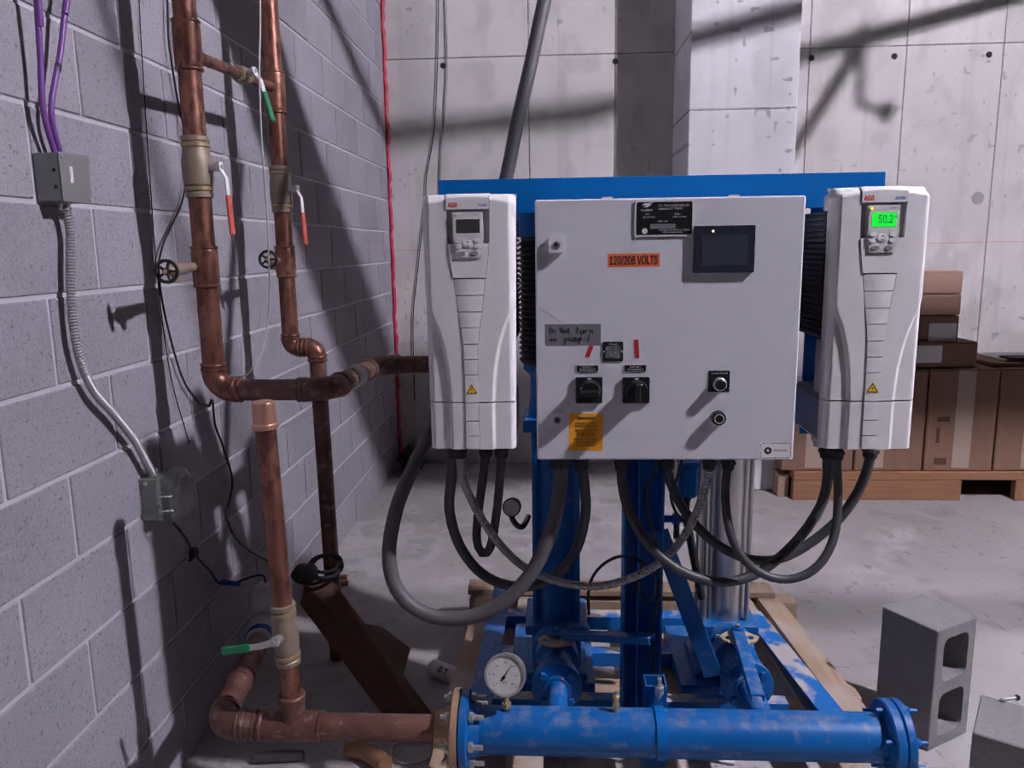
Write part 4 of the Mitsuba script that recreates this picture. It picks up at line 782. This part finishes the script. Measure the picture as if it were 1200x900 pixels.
c = at(806, 562, 2.15); add('body', cbox((.055, .05, .10), c, .01), 'clean_blue', ju); add('lid', cbox((.058, .053, .012), c+(0, 0, .05), .005), 'clean_blue', ju); add('lead', tube(spline([c-(0, 0, .05), c-(0.005, .02, .1), at(822, 700, 2.2)], 8), .012, 12), 'black', ju)

# ------------------------------------------------------------------ pallet under the skid
pt = thing('wooden_pallet', 'dusty timber pallet under the blue pump skid', 'pallet')
zd = .122
bl0, bl1 = on_floor(553, 890, zd+.018), on_floor(566, 735, zd+.018)
def board(p0, p1, w, t, m='wood'): add('deck_board', bar((p0[0], p0[1], zd+t/2), (p1[0], p1[1], zd+t/2), w, t, (0, 0, 1), .002), m, pt)
board((-.30, 1.62), (-.262, 3.02), .10, .02)
for x in (-.08, .37): board((x, 1.62), (x-.02, 3.02), .10, .016)
ra, rb = on_floor(985, 850, .15), on_floor(890, 700, .15); 
board((.80, 1.66), (.73, 3.0), .06, .02)
board((.925, 1.62), (.825, 3.04), .085, .022)
for y in (1.70, 2.30, 2.95): add('stringer', cbox2((-.345, y-.045, 0), (.95, y+.045, zd-.0005), .003), 'wood', pt)
add('cross_board', cbox2((-.35, 2.90, zd+.0225), (.86, 3.0, zd+.045), .002), 'wood', pt)
sh = thing('wood_scrap', 'pale rounded sliver of wood on the pallet under the header pipe', 'wood scrap')
c = on_floor(832, 886, .145); add('piece', cbox((.13, .045, .012), (c[0], c[1], .146), .005, -.25), 'paper', sh)

# ------------------------------------------------------------------ loose things on the floor
ck = thing('folded_cardboard', 'long dark brown folded cardboard angle leaning down from the second riser', 'cardboard')
A = np.array([at(342, 700, 2.42), at(366, 684, 2.45), at(388, 680, 2.47)]); B = np.array([on_floor(478, 868, .012), on_floor(505, 856, .055), on_floor(520, 838, .06)])
A2 = [at(352, 708, 2.50), at(358, 682, 2.53), at(388, 678, 2.56)]; B2 = [on_floor(470, 866, .01), on_floor(500, 850, .05), on_floor(512, 844, .01)]
def sheet(a0, b0, a1, b1, t=.004):
    q = np.array([a0, a1, b1, b0]); n = unit(np.cross(q[1]-q[0], q[3]-q[0])); return trimesh.convex.convex_hull(np.vstack([q+n*t/2, q-n*t/2]))
add('left_flap', sheet(A2[0], B2[0], A2[1], B2[1]), 'dark_card', ck, smooth=False); add('right_flap', sheet(A2[1], B2[1], A2[2], B2[2]), 'dark_card', ck, smooth=False)
w0 = A2[2]*.66+B2[2]*.34; w1 = A2[2]*.30+B2[2]*.70; ap = on_floor(470, 740, .03); add('torn_flap', sheet(w0, w1, w0*.55+ap*.45, w1*.6+ap*.4+(0.02, .05, 0)), 'dark_card', ck, smooth=False)
cl = thing('cable_coil', 'black cable coil lying on the end of the folded cardboard', 'cable')
c = at(381, 664, 2.54); add('loops', J(torus(c, (.1, -.35, 1), .058, .007, 30, 8), torus(c+(.004, .01, .008), (.0, -.25, 1), .050, .006, 30, 8)), 'black_matte', cl)
c = at(357, 672, 2.50); bl = trimesh.creation.icosphere(subdivisions=3, radius=1.0); bl.vertices = bl.vertices*(.045, .05, .032)*(1+.25*(meshkit.noise(bl.vertices*2.2+3)-.5)[:, None])+c; add('bundle', bl, 'black_matte', cl, smooth=True)
for i, (u0, v0, u1, v1, r) in enumerate(((377, 678, 407, 676, .012), (379, 684, 408, 683, .012))):
    p0, p1 = on_floor(u0, v0, r), on_floor(u1, v1, r); p0[0] = max(p0[0], XW+.03)
    k = thing('copper_offcut', ('back', 'front')[i]+' one of two short copper pipe offcuts on the floor behind the cardboard', 'pipe offcut'); add('piece', lathe([(.010, 0), (r, .002), (r, np.linalg.norm(p1-p0)-.002), (.010, np.linalg.norm(p1-p0))], p0, p1-p0, 18), 'copper', k)
pv = thing('plastic_pipe_stub', 'short dusty white plastic pipe stub lying beside the pallet', 'pipe offcut')
p0, p1 = on_floor(506, 782, .030), on_floor(545, 796, .030); add('piece', lathe([(.027, 0), (.030, .003), (.030, .16), (.027, .163)], p0, p1-p0, 26), 'pvc', pv)
d = unit(p1-p0); mk = text('D 2', .018, 0, 0, 0, .001, True); a, b, _ = frame((0, -.6, .8)); 
mk.vertices = np.asarray(mk.vertices)@np.array([d, -np.cross(d, unit(np.cross(np.cross(d, (0, -.55, .83)), d))), unit(np.cross(np.array((0, -.55, .83))-d*(d@np.array((0, -.55, .83))), d))*-1])+p0+d*.05+unit(np.array((0, -.55, .83))-d*(d@np.array((0, -.55, .83))))*.030
add('marking', mk, 'ink', pv, smooth=False)
sp_ = thing('steel_nipple', 'short dark steel pipe nipple lying on the floor below the copper branch', 'pipe offcut')
p0, p1 = on_floor(298, 888, .016), on_floor(356, 885, .016); Ls = np.linalg.norm(p1-p0); add('piece', lathe([(.012, 0), (.0155, .002), (.0145, .02), (.016, .022), (.016, Ls-.022), (.0145, Ls-.02), (.0155, Ls-.002), (.012, Ls)], p0, p1-p0, 20), 'conduit_grey', sp_)
rc = thing('elbow_fitting', 'rusty brown pipe elbow lying on the floor below the copper branch', 'pipe fitting')
pr = [on_floor(412, 876, .028), on_floor(432, 882, .028), on_floor(452, 896, .028)]; add('bend', J(tube(spline(pr, 8), .026, 20), collar(pr[0], pr[1]-pr[0], .026)), 'rust_elbow', rc)
rg = thing('steel_hoop', 'thin pale metal strap hoop lying on the floor under the copper branch', 'strap')
c = on_floor(483, 880, .004); add('ring', torus(c+(0, 0, .004), (0, 0, 1), .065, .004, 36, 8), 'zinc', rg)
sd = thing('debris_heap', 'dark heap of debris in the far corner where the two walls meet', 'debris')
rb_ = trimesh.creation.icosphere(subdivisions=4, radius=1.0); c = on_floor(478, 548, .0); rb_.vertices = rb_.vertices*(.085, .09, .085)*(1+.9*(meshkit.fbm(rb_.vertices*1.8+7, 3)-.5)[:, None])+np.array([XW+.13, YB-.2, .085]); add('heap', rb_, 'black_matte', sd, smooth=True)

# ------------------------------------------------------------------ concrete blocks at the right
def core_block(lab, c, yawb, dims, axis):
    L, Wd, H = dims
    k = thing('concrete_block', lab, 'concrete block')
    m = cbox((L, Wd, H), (0, 0, 0), .003)
    for s in (-1, 1):
        h = H/2-.03-.016 if axis == 'y' else L/2-.03-.016
        if axis == 'y': cut = trimesh.creation.extrude_polygon(rrect(L-.07, H/2-.055, .025), Wd+.1, engine='earcut'); cut.apply_transform(M4((1, 0, 0), (0, 0, 1), (0, -1, 0), (0, Wd/2+.05, s*(H/4-.008))))
        else: cut = trimesh.creation.extrude_polygon(rrect(L/2-.055, Wd-.07, .025), H+.1, engine='earcut'); cut.apply_translation((s*(L/4-.008), 0, -H/2-.05))
        m = trimesh.boolean.difference([m, cut], engine='manifold')
    if axis == 'y':  # recessed end
        cut = trimesh.creation.extrude_polygon(rrect(.09, H+.1, .0), .03, engine='earcut')
    m.apply_transform(M4((math.cos(yawb), math.sin(yawb), 0), (-math.sin(yawb), math.cos(yawb), 0), (0, 0, 1), c)); add('body', m, 'cinder', k, smooth=False); return k
core_block('grey hollow concrete block standing on end on the floor right of the skid', (1.152, 2.300, .195), math.radians(31), (.19, .185, .39), 'y')
core_block('grey concrete block nearest the camera in the bottom right corner with a bolt on top', (1.098, 1.717, .195), math.radians(57), (.19, .19, .39), 'y')
li = thing('bolt', 'dark bolt lying on top of the concrete block in the bottom right corner', 'bolt')
c = on_floor(1182, 819, .3955); dd = unit((1, .25, 0)); add('shank', cyl(c-dd*.02, c+dd*.022, .0045, 12), 'zinc', li); add('head', hexnut(c+dd*.02, dd, .007, .009), 'black', li)

# ------------------------------------------------------------------ cardboard boxes on a pallet by the back wall
yb_ = 4.55
def carton(lab, u0, v0, u1, v1, y, depth, m='cardboard', tape=True, labelpx=None, seam=True, group=None, zt=None, zb=None, marks=False):
    p0, p1 = at(u0, v0, y), at(u1, v1, y); p0[0], p1[0] = at(u0, (v0+v1)/2, y)[0], at(u1, (v0+v1)/2, y)[0]; z0 = p1[2] if zb is None else zb; z1 = p0[2] if zt is None else zt
    k = thing('cardboard_box', lab, 'box', group); x0, x1 = p0[0], p1[0]
    add('carton', cbox2((x0+.003, y, z0+.001), (x1-.003, y+depth, z1), .006), m, k, smooth=False)
    add('flap', cbox2((x0+.006, y+.006, z1+.0003), (x1-.006, y+depth/2-.002, z1+.004), .001), m, k, smooth=False); add('flap', cbox2((x0+.006, y+depth/2+.002, z1+.0003), (x1-.006, y+depth-.006, z1+.004), .001), m, k, smooth=False)
    if tape:
        xm = x0+(x1-x0)*tape if tape is not True else (x0+x1)/2
        add('tape', J(cbox2((xm-.05, y-.0015, z0+.02), (xm+.05, y, z1), .0004), cbox2((xm-.05, y-.0015, z1+.004), (xm+.05, y+depth, z1+.0055), .0004)), 'packing_tape', k, smooth=False)
    if labelpx:
        a, b = at(labelpx[0], labelpx[1], y), at(labelpx[2], labelpx[3], y); add('shipping_label', cbox2((a[0], y-.002, b[2]), (b[0], y, a[2]), .0003), 'paper', k, smooth=False, label='white shipping label')
    if marks:
        for q, (zz_, hh) in enumerate(((.52, .03), (.36, .09), (.10, .04))): add('print_mark', cbox2((x0+.06, y-.0008, z0+zz_*(z1-z0)-hh/2), (x0+.06+(.07, .02, .07)[q], y, z0+zz_*(z1-z0)+hh/2), .0002), 'dark_card', k, smooth=False)
    return k
zpl = .174
zA, zB = at(1090, 434, yb_)[2], at(945, 459, yb_)[2]
carton('low brown carton on the pallet showing between the panel and the right drive', 917, 459, 1002, 555, yb_, .5, zb=zpl, zt=zB, tape=.45, marks=False)
carton('brown carton with tape on the pallet just under the right drive', 1004, 434, 1085, 553, yb_, .5, zb=zpl, zt=zA, tape=.30)
carton('large brown carton with a wide tape strip, right of the drive on the pallet', 1086, 434, 1168, 553, yb_, .55, zb=zpl, zt=zA, tape=.53, marks=True)
carton('brown carton at the far right end of the bottom row on the pallet', 1169, 434, 1290, 553, yb_, .55, zb=zpl, zt=zA, tape=.35)
zt1 = at(1110, 402, yb_+.03)[2]; zA2 = zA+.007
carton('flat brown carton with a white label lying on the big cartons', 1060, 402, 1146, 430, yb_+.03, .38, zb=zA2, zt=zt1, tape=False, labelpx=(1069, 405, 1103, 425))
zt2 = at(1100, 371, yb_+.07)[2]
carton('small brown carton with a tilted white label, lowest of the three in the stack', 1062, 371, 1124, 402, yb_+.07, .3, zb=zt1+.007, zt=zt2, tape=False, labelpx=(1089, 379, 1120, 400))
zt3 = at(1100, 346, yb_+.075)[2]
carton('pinkish brown carton, middle one of the small stack beside the drive', 1062, 346, 1127, 371, yb_+.075, .3, 'cardboard_light', zb=zt2+.007, zt=zt3, tape=False)
zt4 = at(1100, 319, yb_+.08)[2]
carton('pinkish brown carton on top of the small stack beside the drive', 1062, 319, 1129, 346, yb_+.08, .3, 'cardboard_light', zb=zt3+.007, zt=zt4, tape=False)
sh2 = thing('cardboard_sheet', 'flat grey and white sheet lying on the big cartons at the right edge', 'sheet')
p0 = at(1150, 428, yb_+.2); add('sheet', cbox2((p0[0], yb_+.08, zA2), (p0[0]+.55, yb_+.5, zA2+.02), .003), 'cardboard', sh2, smooth=False); add('paper', cbox2((p0[0]+.1, yb_+.14, zA2+.0205), (p0[0]+.5, yb_+.46, zA2+.032), .003), 'paper', sh2, smooth=False); add('dark_pad', cbox2((p0[0]+.12, yb_+.12, zA2+.0325), (p0[0]+.26, yb_+.24, zA2+.045), .003), 'black_matte', sh2, smooth=False)
pl2 = thing('wooden_pallet', 'reddish brown wooden pallet carrying the cardboard boxes', 'pallet')
xa, xb2 = at(917, 560, yb_)[0], 3.3
add('deck_board', cbox2((xa+.06, yb_-.02, .125), (xb2, yb_+.1, zpl), .003), 'wood_red', pl2)
for y in (.16, .30, .44): add('deck_board', cbox2((xa+.06, yb_+y, .15), (xb2, yb_+y+.1, zpl), .003), 'wood_red', pl2)
xs_, xe_ = at(1125, 570, yb_)[0], at(1188, 570, yb_)[0]
add('stringer', cbox2((xa+.06, yb_-.018, 0), (xs_, yb_+.03, .1245), .003), 'wood_red', pl2); add('stringer', cbox2((xe_, yb_-.018, 0), (xb2, yb_+.03, .1245), .003), 'wood_red', pl2); add('stringer', cbox2((xa+.06, yb_+.48, 0), (xb2, yb_+.53, .1245), .003), 'wood_red', pl2)
add('block', cbox2((xa-.01, yb_+.05, 0.), (xa+.055, yb_+.16, .14), .003), 'wood', pl2)

# ------------------------------------------------------------------ groups of alike things
for stem, phrase in (('cardboard_box', 'cardboard boxes stacked on the pallet'), ('concrete_block', 'loose concrete blocks on the floor'), ('frequency_drive', 'white drives either side of the panel'),
                     ('butterfly_valve', 'lever valves behind the blue header'), ('vertical_pump', 'vertical pumps under the panel'), ('copper_riser', 'copper risers along the block wall'),
                     ('purple_cable', 'purple cables into the junction box'), ('copper_offcut', 'copper pipe offcuts on the floor'), ('flexible_conduit', 'flexible conduits'), ('sensor_cable', 'thin black cables under the panel')):
    for key in list(labels):
        if key == stem or (key.startswith(stem+'_') and key[len(stem)+1:].isdigit()): labels[key]['group'] = phrase
